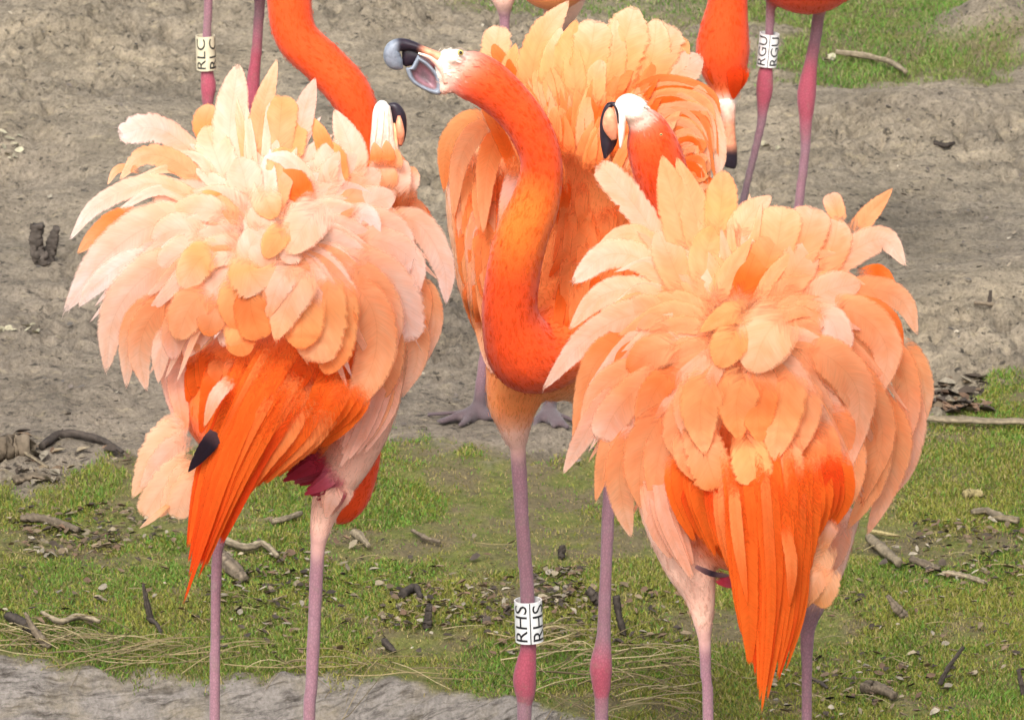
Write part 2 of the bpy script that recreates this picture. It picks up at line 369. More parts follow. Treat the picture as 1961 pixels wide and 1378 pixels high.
# ------------------------------------------------------------------ birds
COL = dict(CR=(.89, .595, .455), WH=(.93, .73, .66), PK=(.87, .52, .41), PE=(.88, .425, .215), AM=(.89, .43, .175), YC=(.91, .575, .375), OP=(.87, .275, .082), OR=(.83, .153, .018),
           RO=(.74, .068, .008), RD=(.62, .05, .012), CM=(.34, .025, .05), BK=(.02, .013, .022), LP=(.275, .142, .172), LR=(.37, .075, .11), MV=(.155, .10, .115), GY=(.23, .265, .32), FT=(.085, .06, .065), BL=(.78, .30, .17), TH=(.80, .47, .36), FW=(.86, .77, .66), DK=(.22, .12, .13))
for k in COL: COL[k] = np.array(COL[k])

class Bird:
    def __init__(s, label, d, foot, domes=()):
        s.d = d; s.domes = domes
        x, y, z = foot
        s.root = bpy.data.objects.new('flamingo', None); C.objects.link(s.root); s.root.location = (x, y, z)
        tag(s.root, label, 'flamingo', 'pink flamingos by the pond')
        s.prims = []; s.geo = []; s.bvh = None; s.tint = (1, 1, 1)
    def ball_normal(s, px, py):
        px = np.asarray(px, float); py = np.asarray(py, float); k = kpx(s.d); N = np.zeros((len(px), 3)); W = 1e-9
        for cx, cy, rx, ry, h in s.domes:
            q = h*(1-((px-cx)/rx)**2-((py-cy)/ry)**2); wt = np.exp(np.clip(q, -.3, .3)/.03)
            gx_ = np.clip(2*h*(px-cx)/rx**2/k, -.9, .9); gz_ = np.clip(-2*h*(py-cy)/ry**2/k, -.40, 1.1)
            N += wt[:, None]*np.stack([gx_, -np.full(px.shape, 1.15), gz_+.25], -1)
        return N/np.linalg.norm(N, axis=1, keepdims=True)
    def depth(s, px, py):
        px = np.asarray(px, float); v = np.zeros_like(px)
        e = np.full(px.shape, 0.0)
        for cx, cy, rx, ry, h in s.domes:
            q = h*(1-((px-cx)/rx)**2-((py-cy)/ry)**2)
            e = np.maximum(e, q) + .012*np.exp(-((e-q)/.02)**2)
        far = np.min([((px-cx)/rx)**2+((py-cy)/ry)**2 for cx, cy, rx, ry, h in s.domes], 0) if s.domes else 0
        return s.d - e + .05*np.clip(far-1, 0, 1)
    # ---- one continuous skin: tubes and ellipsoids fused
    def tube(s, st, cols, flow=1, feath=True, flat=1.0):
        """st: (px, py, doff, r_px)"""
        n = max(24, int(sum(math.hypot(a[0]-b[0], a[1]-b[1]) for a, b in zip(st, st[1:]))/6))
        q = catmull(st, n); cc = [COL[c] for c in cols.split('>')]; u = np.linspace(0, len(cc)-1, n)
        i = np.minimum(u.astype(int), max(0, len(cc)-2)); f = (u-i)[:, None]
        colr = np.array([cc[a]*(1-b)+cc[min(a+1, len(cc)-1)]*b for a, b in zip(i, f)])
        ctr = P(q[:, 0], q[:, 1], s.d+q[:, 2]); r = np.maximum(q[:, 3], 2)*kpx(s.d)
        T = np.gradient(ctr, axis=0); T /= np.linalg.norm(T, axis=1, keepdims=True)+1e-9
        ref = np.array([0, 1.0, 0.05]); m = 14
        ring = []
        for k in range(n):
            a = np.cross(T[k], ref); a /= np.linalg.norm(a)+1e-9; b = np.cross(T[k], a)
            th = np.arange(m)*2*np.pi/m
            ring.append(ctr[k]+r[k]*(np.cos(th)[:, None]*a+np.sin(th)[:, None]*b*flat))
        V = np.concatenate(ring+[ctr[:1]-T[:1]*r[0]*.7, ctr[-1:]+T[-1:]*r[-1]*.7])
        Fc = [(k*m+j, k*m+(j+1) % m, (k+1)*m+(j+1) % m, (k+1)*m+j) for k in range(n-1) for j in range(m)]
        A, B = n*m, n*m+1
        Fc += [(A, (j+1) % m, j) for j in range(m)] + [(B, (n-1)*m+j, (n-1)*m+(j+1) % m) for j in range(m)]
        s.geo.append((V, Fc))
        s.prims.append(('t', ctr, r, colr, T*flow, feath))
    def blob(s, px, py, doff, rx, ry, rd, col, flow=(0, 1), feath=True, rot=0):
        """ellipsoid; rx, ry in px, rd in metres; flow: px direction the plumage lies"""
        k = kpx(s.d); nu, nv = 22, 14; V = []; cr_, sr = math.cos(R(rot)), math.sin(R(rot))
        for j in range(nv+1):
            ph = math.pi*j/nv
            for i in range(nu):
                th = 2*math.pi*i/nu; a = math.sin(ph)*math.cos(th)*rx*k; b = math.cos(ph)*ry*k; c = math.sin(ph)*math.sin(th)*rd
                V.append((a*cr_-b*sr, c, a*sr+b*cr_))
        ctr = P(px, py, s.d+doff); V = np.array(V)+ctr
        Fc = [(j*nu+i, j*nu+(i+1) % nu, (j+1)*nu+(i+1) % nu, (j+1)*nu+i) for j in range(nv) for i in range(nu)]
        s.geo.append((V, Fc))
        fl = np.array([flow[0], 0, -flow[1]], float); fl /= np.linalg.norm(fl)+1e-9
        s.prims.append(('b', ctr, np.array([rx*k, rd, ry*k]), COL[col], fl, feath))
    def leg(s, st, cols, foot_dir=(-.6, -1), feath=False):
        s.tube(st, cols, 1, feath)
        # foot: three toes and a hind toe on the ground below the last station
        x, y = st[-1][0], st[-1][1]
        base = P(x, y, s.d+st[-1][2])
        for a in (-.55, 0, .55):
            c, sn = math.cos(a), math.sin(a); dx, dy = foot_dir; L_ = .075
            e = base+np.array([dx*c-dy*sn, dx*sn+dy*c, 0])*L_/math.hypot(dx, dy)+np.array([0, 0, -.004])
            s._rod(base, e, .006, .003)
    def _rod(s, a, b, r0, r1):
        T = (b-a)/np.linalg.norm(b-a); u = np.cross(T, [0, 0, 1.0]); u /= np.linalg.norm(u)+1e-9; v = np.cross(T, u); m = 8; V = []
        n = 5
        for k in range(n):
            f = k/(n-1); r = max(r0+(r1-r0)*f, .0045)
            for j in range(m): V.append(a+(b-a)*f+r*(math.cos(2*math.pi*j/m)*u+math.sin(2*math.pi*j/m)*v))
        V += [a, b]; Fc = [(k*m+j, k*m+(j+1) % m, (k+1)*m+(j+1) % m, (k+1)*m+j) for k in range(n-1) for j in range(m)]
        Fc += [(n*m, (j+1) % m, j) for j in range(m)]+[(n*m+1, (n-1)*m+j, (n-1)*m+(j+1) % m) for j in range(m)]
        s.geo.append((np.array(V), Fc)); s.prims.append(('t', np.linspace(a, b, 6), np.full(6, r0), np.tile(COL['FT'], (6, 1)), np.tile(T, (6, 1)), False))
    def skin(s, voxel=.0036, fuzz=9000, flen=.0065):
        V = []; Fc = []; o = 0
        for v, f in s.geo:
            V.append(v); Fc += [tuple(i+o for i in q) for q in f]; o += len(v)
        me = bpy.data.meshes.new('tmp'); me.from_pydata([tuple(map(float, p)) for p in np.concatenate(V)], [], Fc); me.update()
        bm = bmesh.new(); bm.from_mesh(me); bmesh.ops.remove_doubles(bm, verts=bm.verts, dist=1e-6); bmesh.ops.recalc_face_normals(bm, faces=bm.faces); bm.to_mesh(me); bm.free()
        ob = bpy.data.objects.new('tmp', me); C.objects.link(ob)
        m = ob.modifiers.new('r', 'REMESH'); m.mode = 'VOXEL'; m.voxel_size = voxel
        sm = ob.modifiers.new('s', 'SMOOTH'); sm.iterations = 6; sm.factor = .5
        dg = bpy.context.evaluated_depsgraph_get(); res = bpy.data.meshes.new_from_object(ob.evaluated_get(dg))
        bpy.data.objects.remove(ob); bpy.data.meshes.remove(me)
        n = len(res.vertices); co = np.empty(n*3, np.float32); res.vertices.foreach_get('co', co); co = co.reshape(-1, 3)
        W = np.zeros(n); A = np.zeros((n, 3)); FL = np.zeros((n, 3)); FE = np.zeros(n)
        for kind, ctr, r, colr, fl, fe in s.prims:
            if kind == 't':
                bi = np.zeros(n, int); bd = np.full(n, 1e9)
                for k in range(len(ctr)):
                    dd = np.linalg.norm(co-ctr[k], axis=1)-r[k]; mk = dd < bd; bd[mk] = dd[mk]; bi[mk] = k
                cc, ff = colr[bi], fl[bi]
            else:
                q = np.linalg.norm((co-ctr)/r, axis=1); bd = (q-1)*r.min(); cc = np.tile(colr, (n, 1)); ff = np.tile(fl, (n, 1))
            ww = np.exp(-np.clip(bd+.004, 0, None)/.0055)+1e-12
            W += ww; A += ww[:, None]*cc; FL += ww[:, None]*ff; FE += ww*fe
        A /= W[:, None]; FE /= W
        s.bvh = BVHTree.FromPolygons([tuple(map(float, v)) for v in co], [tuple(p.vertices) for p in res.polygons])
        c = np.ones((n, 4), np.float32); c[:, :3] = A
        a = res.attributes.new('Col', 'FLOAT_COLOR', 'POINT'); a.data.foreach_set('color', c.ravel())
        res.polygons.foreach_set('use_smooth', np.ones(len(res.polygons), bool)); res.materials.clear(); res.name = 'body'
        link('body', res, M_BODY, s.root)
        if fuzz:
            nf = len(res.polygons); ctrs = np.empty(nf*3); res.polygons.foreach_get('center', ctrs); ctrs = ctrs.reshape(-1, 3)
            nr = np.empty(nf*3); res.polygons.foreach_get('normal', nr); nr = nr.reshape(-1, 3)
            vi = np.array([p.vertices[0] for p in res.polygons])
            ok = np.where((FE[vi] > .75) & (nr[:, 1] < .35))[0]
            if len(ok):
                pk = rng.choice(ok, min(fuzz, len(ok)*3)); p = ctrs[pk]+rng.normal(0, voxel*.5, (len(pk), 3)); N_ = nr[pk]; f = FL[vi[pk]]
                f = f-(f*N_).sum(1, keepdims=True)*N_; f /= np.linalg.norm(f, axis=1, keepdims=True)+1e-6
                sd_ = np.cross(f, N_); f = f+sd_*rng.normal(0, .22, (len(pk), 1)); ln = flen*rng.uniform(.5, 1.3, (len(pk), 1)); wd = ln*rng.uniform(.10, .17, (len(pk), 1))
                lift = rng.uniform(.02, .10, (len(pk), 1))
                b0 = p-N_*.001; mid = b0+f*ln*.5+N_*ln*lift*.55; tip = b0+f*ln+N_*ln*lift*.75
                VV = np.stack([b0-sd_*wd*.5, b0+sd_*wd*.5, mid+sd_*wd, mid-sd_*wd, tip], 1).reshape(-1, 3)
                k = np.arange(len(pk))[:, None]*5
                cv = np.repeat((A[vi[pk]]*rng.uniform(.97, 1.03, (len(pk), 1)))[:, None], 5, 1); cv[:, 4] = cv[:, 4]*.9+.06*np.array([1, .5, .2])
                uv = np.zeros((len(VV), 3)); uv[:, 2] = np.repeat(rng.uniform(0, 9, len(pk)), 5); uv[:, 0] = rng.uniform(0, 60, len(VV))
                dme = mesh_np('down_feathers', VV, (np.concatenate([k, k+1, k+2, k+3], 1), np.concatenate([k+3, k+2, k+4], 1)), np.concatenate([np.clip(cv, 0, .95), np.broadcast_to(np.array([.75, .75, .85, .85, .55])[None, :, None], (len(pk), 5, 1))], -1).reshape(-1, 4), uv)
                dme.normals_split_custom_set_from_vertices(np.repeat(N_, 5, 0).tolist())
                o = link('down_feathers', dme, M_DOWN, s.root); o['kind'] = 'stuff'
    # ---- single feathers
    def feather(s, pts, wd, cols, layer=0, shape='r', cup=.085, roll=0.0, doff=None, name='feather', fringe=.55, rag=.35, base_fade=.62, soft=1.0, nmix=.62, fade_px=None):
        n, m = 40, 11
        pts = np.asarray(pts, float)
        c = catmull(pts[:, :2], n); T = np.gradient(c, axis=0); seg = np.linalg.norm(T, axis=1); T /= seg[:, None]+1e-9
        Ln = seg.sum(); Nn = np.stack([-T[:, 1], T[:, 0]], -1); t = np.linspace(0, 1, n)
        if shape == 'r': pr = np.where(t < .56, .46+.54*np.sin(np.clip(t/.56, 0, 1)*np.pi/2), np.clip(1-((t-.56)/.445)**2.2, 0, 1)**.72)
        elif shape == 'p': pr = np.where(t < .42, .55+.45*np.sin(t/.42*np.pi/2), np.cos(np.clip((t-.42)/.58, 0, 1)*np.pi/2)**.8)
        elif shape == 'b': pr = np.where(t < .7, .45+.55*np.sin(t/.7*np.pi/2), np.clip(1-((t-.7)/.31)**3.5, 0, 1)**.6)
        else: pr = np.where(t < .35, .55+.45*np.sin(t/.35*np.pi/2), 1-.9*np.clip((t-.35)/.65, 0, 1)**1.4)
        h = .5*wd*pr; base_fade = min(base_fade, (fade_px or (150 if base_fade > .7 else 105))/Ln)
        sv = np.linspace(-1, 1, m); rid = rng.uniform(0, 40)
        rag = min(rag, 1.0)
        def side():
            e = 1+rag*.05*rng.normal(size=n)*np.clip(t*2, 0, 1)
            for _ in range(rng.integers(1, 4)):
                i0 = rng.integers(12, n-1); e[i0] *= 1-min(.6, rag*rng.uniform(.06, .24))
            return e
        eL, eR = side(), side()
        kap = (T[:, 0]*np.gradient(T[:, 1])-T[:, 1]*np.gradient(T[:, 0]))/(seg+1e-9); lim = .8/(np.abs(kap)+1e-6)
        hl = np.where(kap < 0, np.minimum(h, lim), h); hr = np.where(kap > 0, np.minimum(h, lim), h)
        HH = np.where(sv[None] < 0, hl[:, None], hr[:, None])*np.where(sv[None] < 0, np.abs(sv)[None]**1*(1+(eL[:, None]-1)*np.abs(sv)[None]**3), np.abs(sv)[None]*(1+(eR[:, None]-1)*np.abs(sv)[None]**3))*np.sign(sv)[None]
        # edges sweep forward so that the vane outline is soft
        fw = .10*np.abs(sv)[None]**2*h[:, None]
        px = c[:, :1]+Nn[:, :1]*HH+T[:, :1]*fw*(1-t[:, None]); py = c[:, 1:]+Nn[:, 1:]*HH+T[:, 1:]*fw*(1-t[:, None])
        k = kpx(s.d)
        if doff is None: dep = s.depth(c[:, 0], c[:, 1])
        elif isinstance(doff, str):      # lying on the skin
            w_ = P(c[:, 0], c[:, 1], np.full(n, s.d)); dep = np.full(n, np.nan); o_ = Vector((0, 0, CAMZ))
            for q_ in range(n):
                hit = s.bvh.ray_cast(o_, (Vector(w_[q_])-o_).normalized())[0]
                if hit is not None and hit.y > s.d-.085: dep[q_] = hit.y
            if np.isnan(dep).mean() > .5: return None
            ii = np.arange(n); okd = ~np.isnan(dep); dep = np.interp(ii, ii[okd], dep[okd])
            for _ in range(4): dep = np.convolve(np.pad(dep, 1, 'edge'), [.25, .5, .25], 'valid')
            dep = dep-.0018
        else: dep = s.d+catmull(np.stack([np.linspace(0, 1, len(doff)), doff], -1), n)[:, 1]
        wav = .06*np.sin(sv[None]*rng.uniform(2, 5)+t[:, None]*rng.uniform(2, 7)+rng.uniform(0, 6))*h[:, None]*np.abs(sv)[None]
        dd = dep[:, None]-layer*.0026+k*(cup*h[:, None]*sv[None]**2*1.6+roll*HH+wav) - .006*np.sin(t[:, None]*np.pi)
        V = P(px, py, dd).reshape(-1, 3)
        cc = [COL[q] for q in cols.split('>')]
        if len(cc) == 1: cc = cc*2
        u = np.clip(t*1.08-.04, 0, 1)*(len(cc)-1); i = np.minimum(u.astype(int), len(cc)-2); f = (u-i)[:, None]
        cl_ = np.array(cc)[i]*(1-f)+np.array(cc)[i+1]*f
        cl_ = cl_*rng.uniform(.93, 1.04)*(1+(np.array(s.tint)-1)*np.clip((cl_[:, 1:2]-.3)/.2, 0, 1))
        al = np.minimum(sstep(0, base_fade, t)[:, None]*.8+.2*sstep(0, .06, t)[:, None], 1-.50*np.clip((np.abs(sv)[None]-.7)/.3, 0, 1)**1.4*np.clip(soft, 0, 2))
        al = np.minimum(al, 1-.5*np.clip((t[:, None]-.93)/.07, 0, 1)*soft)
        CL = np.repeat(cl_[:, None], m, 1)
        CL[:, m//2] *= .965
        CL = CL*(1+.05*(np.abs(sv)[None, :, None]**2))
        fu = np.stack([np.broadcast_to(t[:, None]*Ln-np.abs(HH)*.9, HH.shape), np.broadcast_to(sv[None], HH.shape), np.full(HH.shape, rid)], -1).reshape(-1, 3)
        idx = np.arange(n*m).reshape(n, m)
        Q = np.stack([idx[:-1, :-1], idx[:-1, 1:], idx[1:, 1:], idx[1:, :-1]], -1).reshape(-1, 4)
        VV = [V]; CC = [np.concatenate([np.clip(CL, 0, .95), al[..., None]], -1).reshape(-1, 4)]; UU = [fu]; TT = []; base = n*m; fr_at = []
        if fringe > 0:
            for sgn, col in ((-1, 0), (1, m-1)):
                for i0 in range(11, n-1):
                    for _ in range(2):
                        if rng.random() > .45: continue
                        f0 = rng.random()*.8; w0 = .17
                        def at(f): return np.array([px[i0, col]*(1-f)+px[i0+1, col]*f, py[i0, col]*(1-f)+py[i0+1, col]*f, dd[i0, col]*(1-f)+dd[i0+1, col]*f])
                        a_, b_ = at(f0), at(min(1, f0+w0)); mid_ = (a_+b_)/2
                        inn = np.array([c[i0, 0]-mid_[0], c[i0, 1]-mid_[1]]); a_[:2] += inn*.06; b_[:2] += inn*.06
                        ln = fringe*rng.uniform(.35, 1.0)*(3.0+.06*wd)*(.6+.6*t[i0])
                        dv = Nn[i0]*sgn*rng.uniform(.12, .5)+T[i0]*rng.uniform(.8, 1.3)
                        e_ = mid_+np.array([dv[0]*ln, dv[1]*ln, rng.normal(0, .0012)])
                        tri = np.stack([a_, b_, e_]); VV.append(P(tri[:, 0], tri[:, 1], tri[:, 2])); CC.append(np.array([[*np.clip(cl_[i0]*1.04, 0, .95), q_] for q_ in (.72, .72, .5)]))
                        UU.append(np.array([[t[i0]*Ln, .9*sgn, rid]]*3)); TT.append((base, base+1, base+2)); base += 3; fr_at.append((i0, col))
        Vg = V.reshape(n, m, 3); NA = np.cross(np.gradient(Vg, axis=1), np.gradient(Vg, axis=0)).reshape(-1, 3); NA /= np.linalg.norm(NA, axis=1, keepdims=True)+1e-12
        NA[NA[:, 1] > 0] *= -1
        NB = s.ball_normal(px.ravel(), py.ravel()); NR = NA*(1-nmix)+NB*nmix; NR /= np.linalg.norm(NR, axis=1, keepdims=True)+1e-9
        nrm = [NR]+[np.tile(NR[i0_*m+c0_], (3, 1)) for i0_, c0_ in fr_at]
        me = mesh_np(name, np.concatenate(VV), (Q, np.array(TT, int).reshape(-1, 3)), np.concatenate(CC), np.concatenate(UU))
        if nmix > 0: me.normals_split_custom_set_from_vertices(np.concatenate(nrm).tolist())
        return link(name, me, M_FEATHER, s.root)
    def feathers(s, rows, **kw):
        for r in rows:
            k = dict(kw)
            if len(r) > 5: k.update(r[5])
            s.feather(r[0], r[1], r[2], r[3], r[4], **k)
    def bundle(s, pts, wd, n, pal, layer, doff, shape='p', spread=(1.0, .9, .45), fade=110, fringe=1.0):
        # narrow feathers lying side by side across wd, drawing together towards the tip
        pts = np.asarray(pts, float); T = np.gradient(pts, axis=0); T /= np.linalg.norm(T, axis=1, keepdims=True); Nn = np.stack([-T[:, 1], T[:, 0]], -1)
        sp = np.interp(np.linspace(0, 1, len(pts)), [0, .5, 1], spread)
        for i in rng.permutation(n):
            f = ((i+.5)/n-.5)*1.0; q = pts+Nn*(wd*f*sp)[:, None]
            L0 = np.linalg.norm(pts[-1]-pts[0]); a = rng.uniform(-.04, .10); e = rng.uniform(-.10, .0)-abs(f)*.28 if i != n//2 else 0.0
            q = catmull(q, 24); lo = int(max(0, a)*23); hi = int(23*(1+e)); q = q[lo:max(hi, lo+8)][:, :2]; q = q[np.linspace(0, len(q)-1, 5).astype(int)]
            q = q+rng.normal(0, wd*.012, q.shape)
            s.feather(q, wd/n*rng.uniform(2.8, 4.0)+5, pal[rng.integers(len(pal))], layer+rng.uniform(0, 1.6)-abs(f)*1.5, shape, doff=np.array(doff)+abs(f)*.02, roll=rng.normal(0, .08)+f*.35, base_fade=.75, fade_px=fade*rng.uniform(.7, 1.2), fringe=fringe*.4, soft=1.8, cup=.02, nmix=.6)
    # ---- horn parts
    def loft(s, name, st, cols, parent=None, material=None, m=16, stations=26):
        """st: (px, py, doff_m, half height px, half depth px)"""
        n = stations; q = catmull(st, n); k = kpx(s.d)
        cc = np.array([COL[c] for c in cols.split('>')]); u = np.linspace(0, len(cc)-1, n); i = np.minimum(u.astype(int), len(cc)-2); f = (u-i)[:, None]; f = f*f*(3-2*f)
        colr = cc[i]*(1-f)+cc[i+1]*f
        T = np.gradient(q[:, :2], axis=0); T /= np.linalg.norm(T, axis=1, keepdims=True)+1e-9; Nn = np.stack([-T[:, 1], T[:, 0]], -1)
        th = np.arange(m)*2*np.pi/m
        px = q[:, :1]+Nn[:, :1]*np.cos(th)[None]*np.maximum(q[:, 3:4], .6); py = q[:, 1:2]+Nn[:, 1:]*np.cos(th)[None]*np.maximum(q[:, 3:4], .6)
        dd = s.d+q[:, 2:3]+np.sin(th)[None]*np.maximum(q[:, 4:5], .6)*k
        V = np.concatenate([P(px, py, dd).reshape(-1, 3), P(q[[0, -1], 0], q[[0, -1], 1], s.d+q[[0, -1], 2])])
        Fc = [(a*m+j, a*m+(j+1) % m, (a+1)*m+(j+1) % m, (a+1)*m+j) for a in range(n-1) for j in range(m)]
        Fc += [(n*m, (j+1) % m, j) for j in range(m)]+[(n*m+1, (n-1)*m+j, (n-1)*m+(j+1) % m) for j in range(m)]
        CL = np.concatenate([np.repeat(colr[:, None], m, 1).reshape(-1, 3), colr[[0, -1]]])
        return link(name, mesh_np(name, V, Fc, CL), material or M_BILL, parent or s.root)
    def eye(s, px, py, doff, r):
        def ball(nm, px, py, doff, r, mt, par):
            bm = bmesh.new(); bmesh.ops.create_icosphere(bm, subdivisions=2, radius=r*kpx(s.d)); me = bpy.data.meshes.new(nm); bm.to_mesh(me); bm.free()
            p = P(px, py, s.d+doff); me.transform(__import__('mathutils').Matrix.Translation(Vector(p)))
            return link(nm, me, mt, par)
        e = ball('eye', px, py, doff, r, M_EYE, s.root); ball('pupil', px, py, doff-r*kpx(s.d)*.75, r*.5, M_PUPIL, e)
    # ---- ring with print
    def band(s, top, bot, doff, r_px, text, material, seam=True, turn=0.0):
        """top, bot: px positions on the leg axis; text reads upward, printed twice round the ring"""
        a = P(bot[0], bot[1], s.d+doff); b = P(top[0], top[1], s.d+doff); ax = b-a; H = np.linalg.norm(ax); ax /= H
        r = r_px*kpx(s.d); view = np.array([0, -1.0, .25]); fr = view-(view@ax)*ax; fr /= np.linalg.norm(fr); rt = np.cross(ax, -fr); rt = rt if rt[0] > 0 else -rt
        m = 40; V = []
        def pt(th, z, rr): return a+ax*z+rr*(math.sin(th)*rt+math.cos(th)*fr)
        for (z, rr) in ((0, r*.9), (0, r), (H, r), (H, r*.9)):
            for j in range(m): V.append(pt(2*math.pi*j/m, z, rr))
        Fc = [(q*m+j, q*m+(j+1) % m, ((q+1) % 4)*m+(j+1) % m, ((q+1) % 4)*m+j) for q in range(4) for j in range(m)]
        me = mesh_np('leg_band', np.array(V), Fc, smooth=False); bo = link('leg_band', me, material, s.root)
        cu = bpy.data.curves.new('t', 'FONT'); cu.body = text; cu.size = 1; cu.resolution_u = 4
        to = bpy.data.objects.new('t', cu); C.objects.link(to); dg = bpy.context.evaluated_depsgraph_get(); dg.update()
        tm = bpy.data.meshes.new_from_object(to.evaluated_get(dg)); bpy.data.objects.remove(to)
        bm = bmesh.new(); bm.from_mesh(tm); bmesh.ops.triangulate(bm, faces=bm.faces); bmesh.ops.subdivide_edges(bm, edges=bm.edges, cuts=3, use_grid_fill=True); bm.to_mesh(tm); bm.free()
        co = np.array([v.co[:] for v in tm.vertices]); mn, mx = co.min(0), co.max(0)
        fc = [tuple(p.vertices) for p in tm.polygons]; bpy.data.meshes.remove(tm)
        for c0 in (-.62+turn, .78+turn, 2.6+turn):
            zz = H*(.06+.88*(co[:, 0]-mn[0])/(mx[0]-mn[0])); ang = c0+.5-1.0*(co[:, 1]-mn[1])/(mx[1]-mn[1])   # letters stand on their right-hand side
            V = np.array([pt(t_, z_, r+.0005) for t_, z_ in zip(ang, zz)])
            link('lettering', mesh_np('lettering', V, fc, smooth=False), M_INK, bo)
        if seam:
            for c0 in (.10+turn,):
                V = [pt(c0+e, z, r+.0006) for z in np.linspace(0, H, 6) for e in (-.035, .035)]
                link('seam_line', mesh_np('seam_line', np.array(V), [(2*i, 2*i+1, 2*i+3, 2*i+2) for i in range(5)], smooth=False), M_INK, bo)
        return bo

def radial(b, n, cx, cy, r0, rad, wd, pal, layers, a0=0, a1=360, droop=.25, seed=0, sh='rrp', lo=.72, **kw):
    """a ring of feathers round a centre; rad: list of (angle deg, length px), 0 = right, 90 = up"""
    r = np.random.default_rng(seed); ang = [q[0] for q in rad]; ln = [q[1] for q in rad]
    for i in range(n):
        a = a0+(a1-a0)*(i+r.uniform(.1, .9))/n; L_ = np.interp(a % 360, ang, ln, period=360)*r.uniform(lo, 1.0); q = R(a)
        dx, dy = math.cos(q), -math.sin(q)
        p0 = (cx+dx*r0, cy+dy*r0); p2 = (cx+dx*L_, cy+dy*L_+droop*L_*abs(dx)); p1 = (cx+dx*(r0+L_)*.5, cy+dy*(r0+L_)*.5-.06*L_*abs(dx))
        b.feather([p0, p1, p2], wd*r.uniform(.75, 1.2), pal[r.integers(len(pal))], layers[0]+(layers[1]-layers[0])*r.random(), sh[r.integers(len(sh))], roll=r.normal(0, .12), **kw)

# ================================================================== front left bird
A = Bird('pale peach flamingo seen from behind with ruffled feathers and long orange tail, left in front', 8.55, (*P(500, 1378, 8.55)[:2], LOW),
         [(490, 470, 370, 340, .13), (520, 740, 210, 230, .115)])
def to_ground(b, px, py, doff, z): # px row where a vertical leg meets height z
    p = P(px, py, b.d+doff); y = p[1]; return proj(p[0], y, z)[1]
gA = to_ground(A, 411, 1378, .02, LOW)
A.blob(500, 520, .10, 190, 190, .13, 'CR', (0, 1)); A.blob(505, 735, .06, 172, 165, .125, 'OR', (-.35, 1)); A.blob(560, 620, .09, 190, 170, .12, 'OR')
A.leg([(430, 960, .06, 22), (420, 1040, .05, 12), (414, 1100, .04, 11.5), (411, 1378, .03, 11.5), (408, gA-350, .03, 13), (406, gA-300, .03, 20), (406, gA-240, .03, 14), (404, gA, .03, 11)], 'TH>LP>LP>LP>LP>LR>LR>MV>MV')
A.tube([(735, 640, .06, 60), (700, 780, .05, 62), (668, 870, .03, 52), (640, 930, .02, 38), (623, 975, .02, 29), (613, 1015, .02, 21), (609, 1045, .02, 15)], 'PE>TH>TH>TH>PK>TH')
A.leg([(609, 1035, .02, 16), (606, 1100, .02, 14.5), (597, 1300, .02, 13.5), (592, 1378, .02, 13.5), (588, gA-350, .02, 14), (586, gA-300, .02, 21), (586, gA-240, .02, 15), (584, gA, .02, 11)], 'LP>LP>LP>LP>LP>LR>LR>MV>MV')
A.tube([(650, 640, .22, 40), (690, 740, .20, 38), (698, 820, .17, 33), (694, 890, .14, 34), (672, 955, .10, 34), (648, 975, .10, 26), (650, 900, .16, 30), (660, 700, .24, 34), (735, 520, .22, 42), (765, 420, .14, 40), (748, 350, .06, 42), (738, 305, .05, 34)], 'RO>RO>RO>RO>RO>RO>RO>OP>PE>OP>OP')
A.skin(fuzz=22000)
A.loft('upper_bill', [(740, 312, .05, 30, 26), (736, 280, .045, 28, 24), (733, 245, .04, 22, 20), (732, 215, .04, 18, 16), (735, 200, .04, 13, 12), (738, 194, .04, 3, 3)], 'PE>FW>FW>FW>FW')
lb = A.loft('lower_bill', [(744, 203, .045, 5, 8), (756, 206, .045, 10, 12), (763, 222, .045, 14, 13), (767, 245, .045, 12, 11), (768, 266, .045, 8, 8), (767, 280, .045, 2, 3)], 'BK>BK>BK>DK')
A.loft('lower_bill_side', [(764, 222, .038, 3, 6), (765, 238, .034, 7, 8), (767, 258, .034, 8, 8), (766, 278, .04, 4, 5)], 'BL>BL>BL>BL')
for gx_, gy_ in (((737, 204), (729, 292)), ((743, 208), (745, 300)), ((725, 212), (716, 290))): A.loft('bill_groove', [(gx_[0], gx_[1], .022, 1, 1.5), ((gx_[0]+gy_[0])/2+1, 248, .019, 1.3, 1.5), (gy_[0], gy_[1], .024, .8, 1.5)], 'TH>TH', m=6, stations=10)
A.loft('bill_edge', [(755, 236, .036, 2, 3), (757, 252, .032, 3, 3), (759, 275, .032, 3, 3), (762, 296, .036, 2, 3)], 'PE>PE>FW')
RA = [(0, 260), (45, 250), (90, 250), (135, 270), (180, 300), (225, 260), (270, 170), (315, 260)]
radial(A, 34, 500, 480, 40, RA, 62, ['OP>PE>CR', 'PE>CR>CR', 'PE>PK>CR', 'OP>PE>PE'], (-2, 0), -70, 250, seed=1)
radial(A, 30, 520, 470, 6, [(0, 260), (45, 235), (90, 235), (135, 240), (180, 265), (225, 230), (270, 130), (315, 230)], 66, ['CR>CR>CR', 'PE>CR>CR', 'CR>CR>WH'], (1.5, 3.5), -50, 230, seed=2, sh='p', lo=.85, base_fade=.75, soft=1.2, cup=.05)
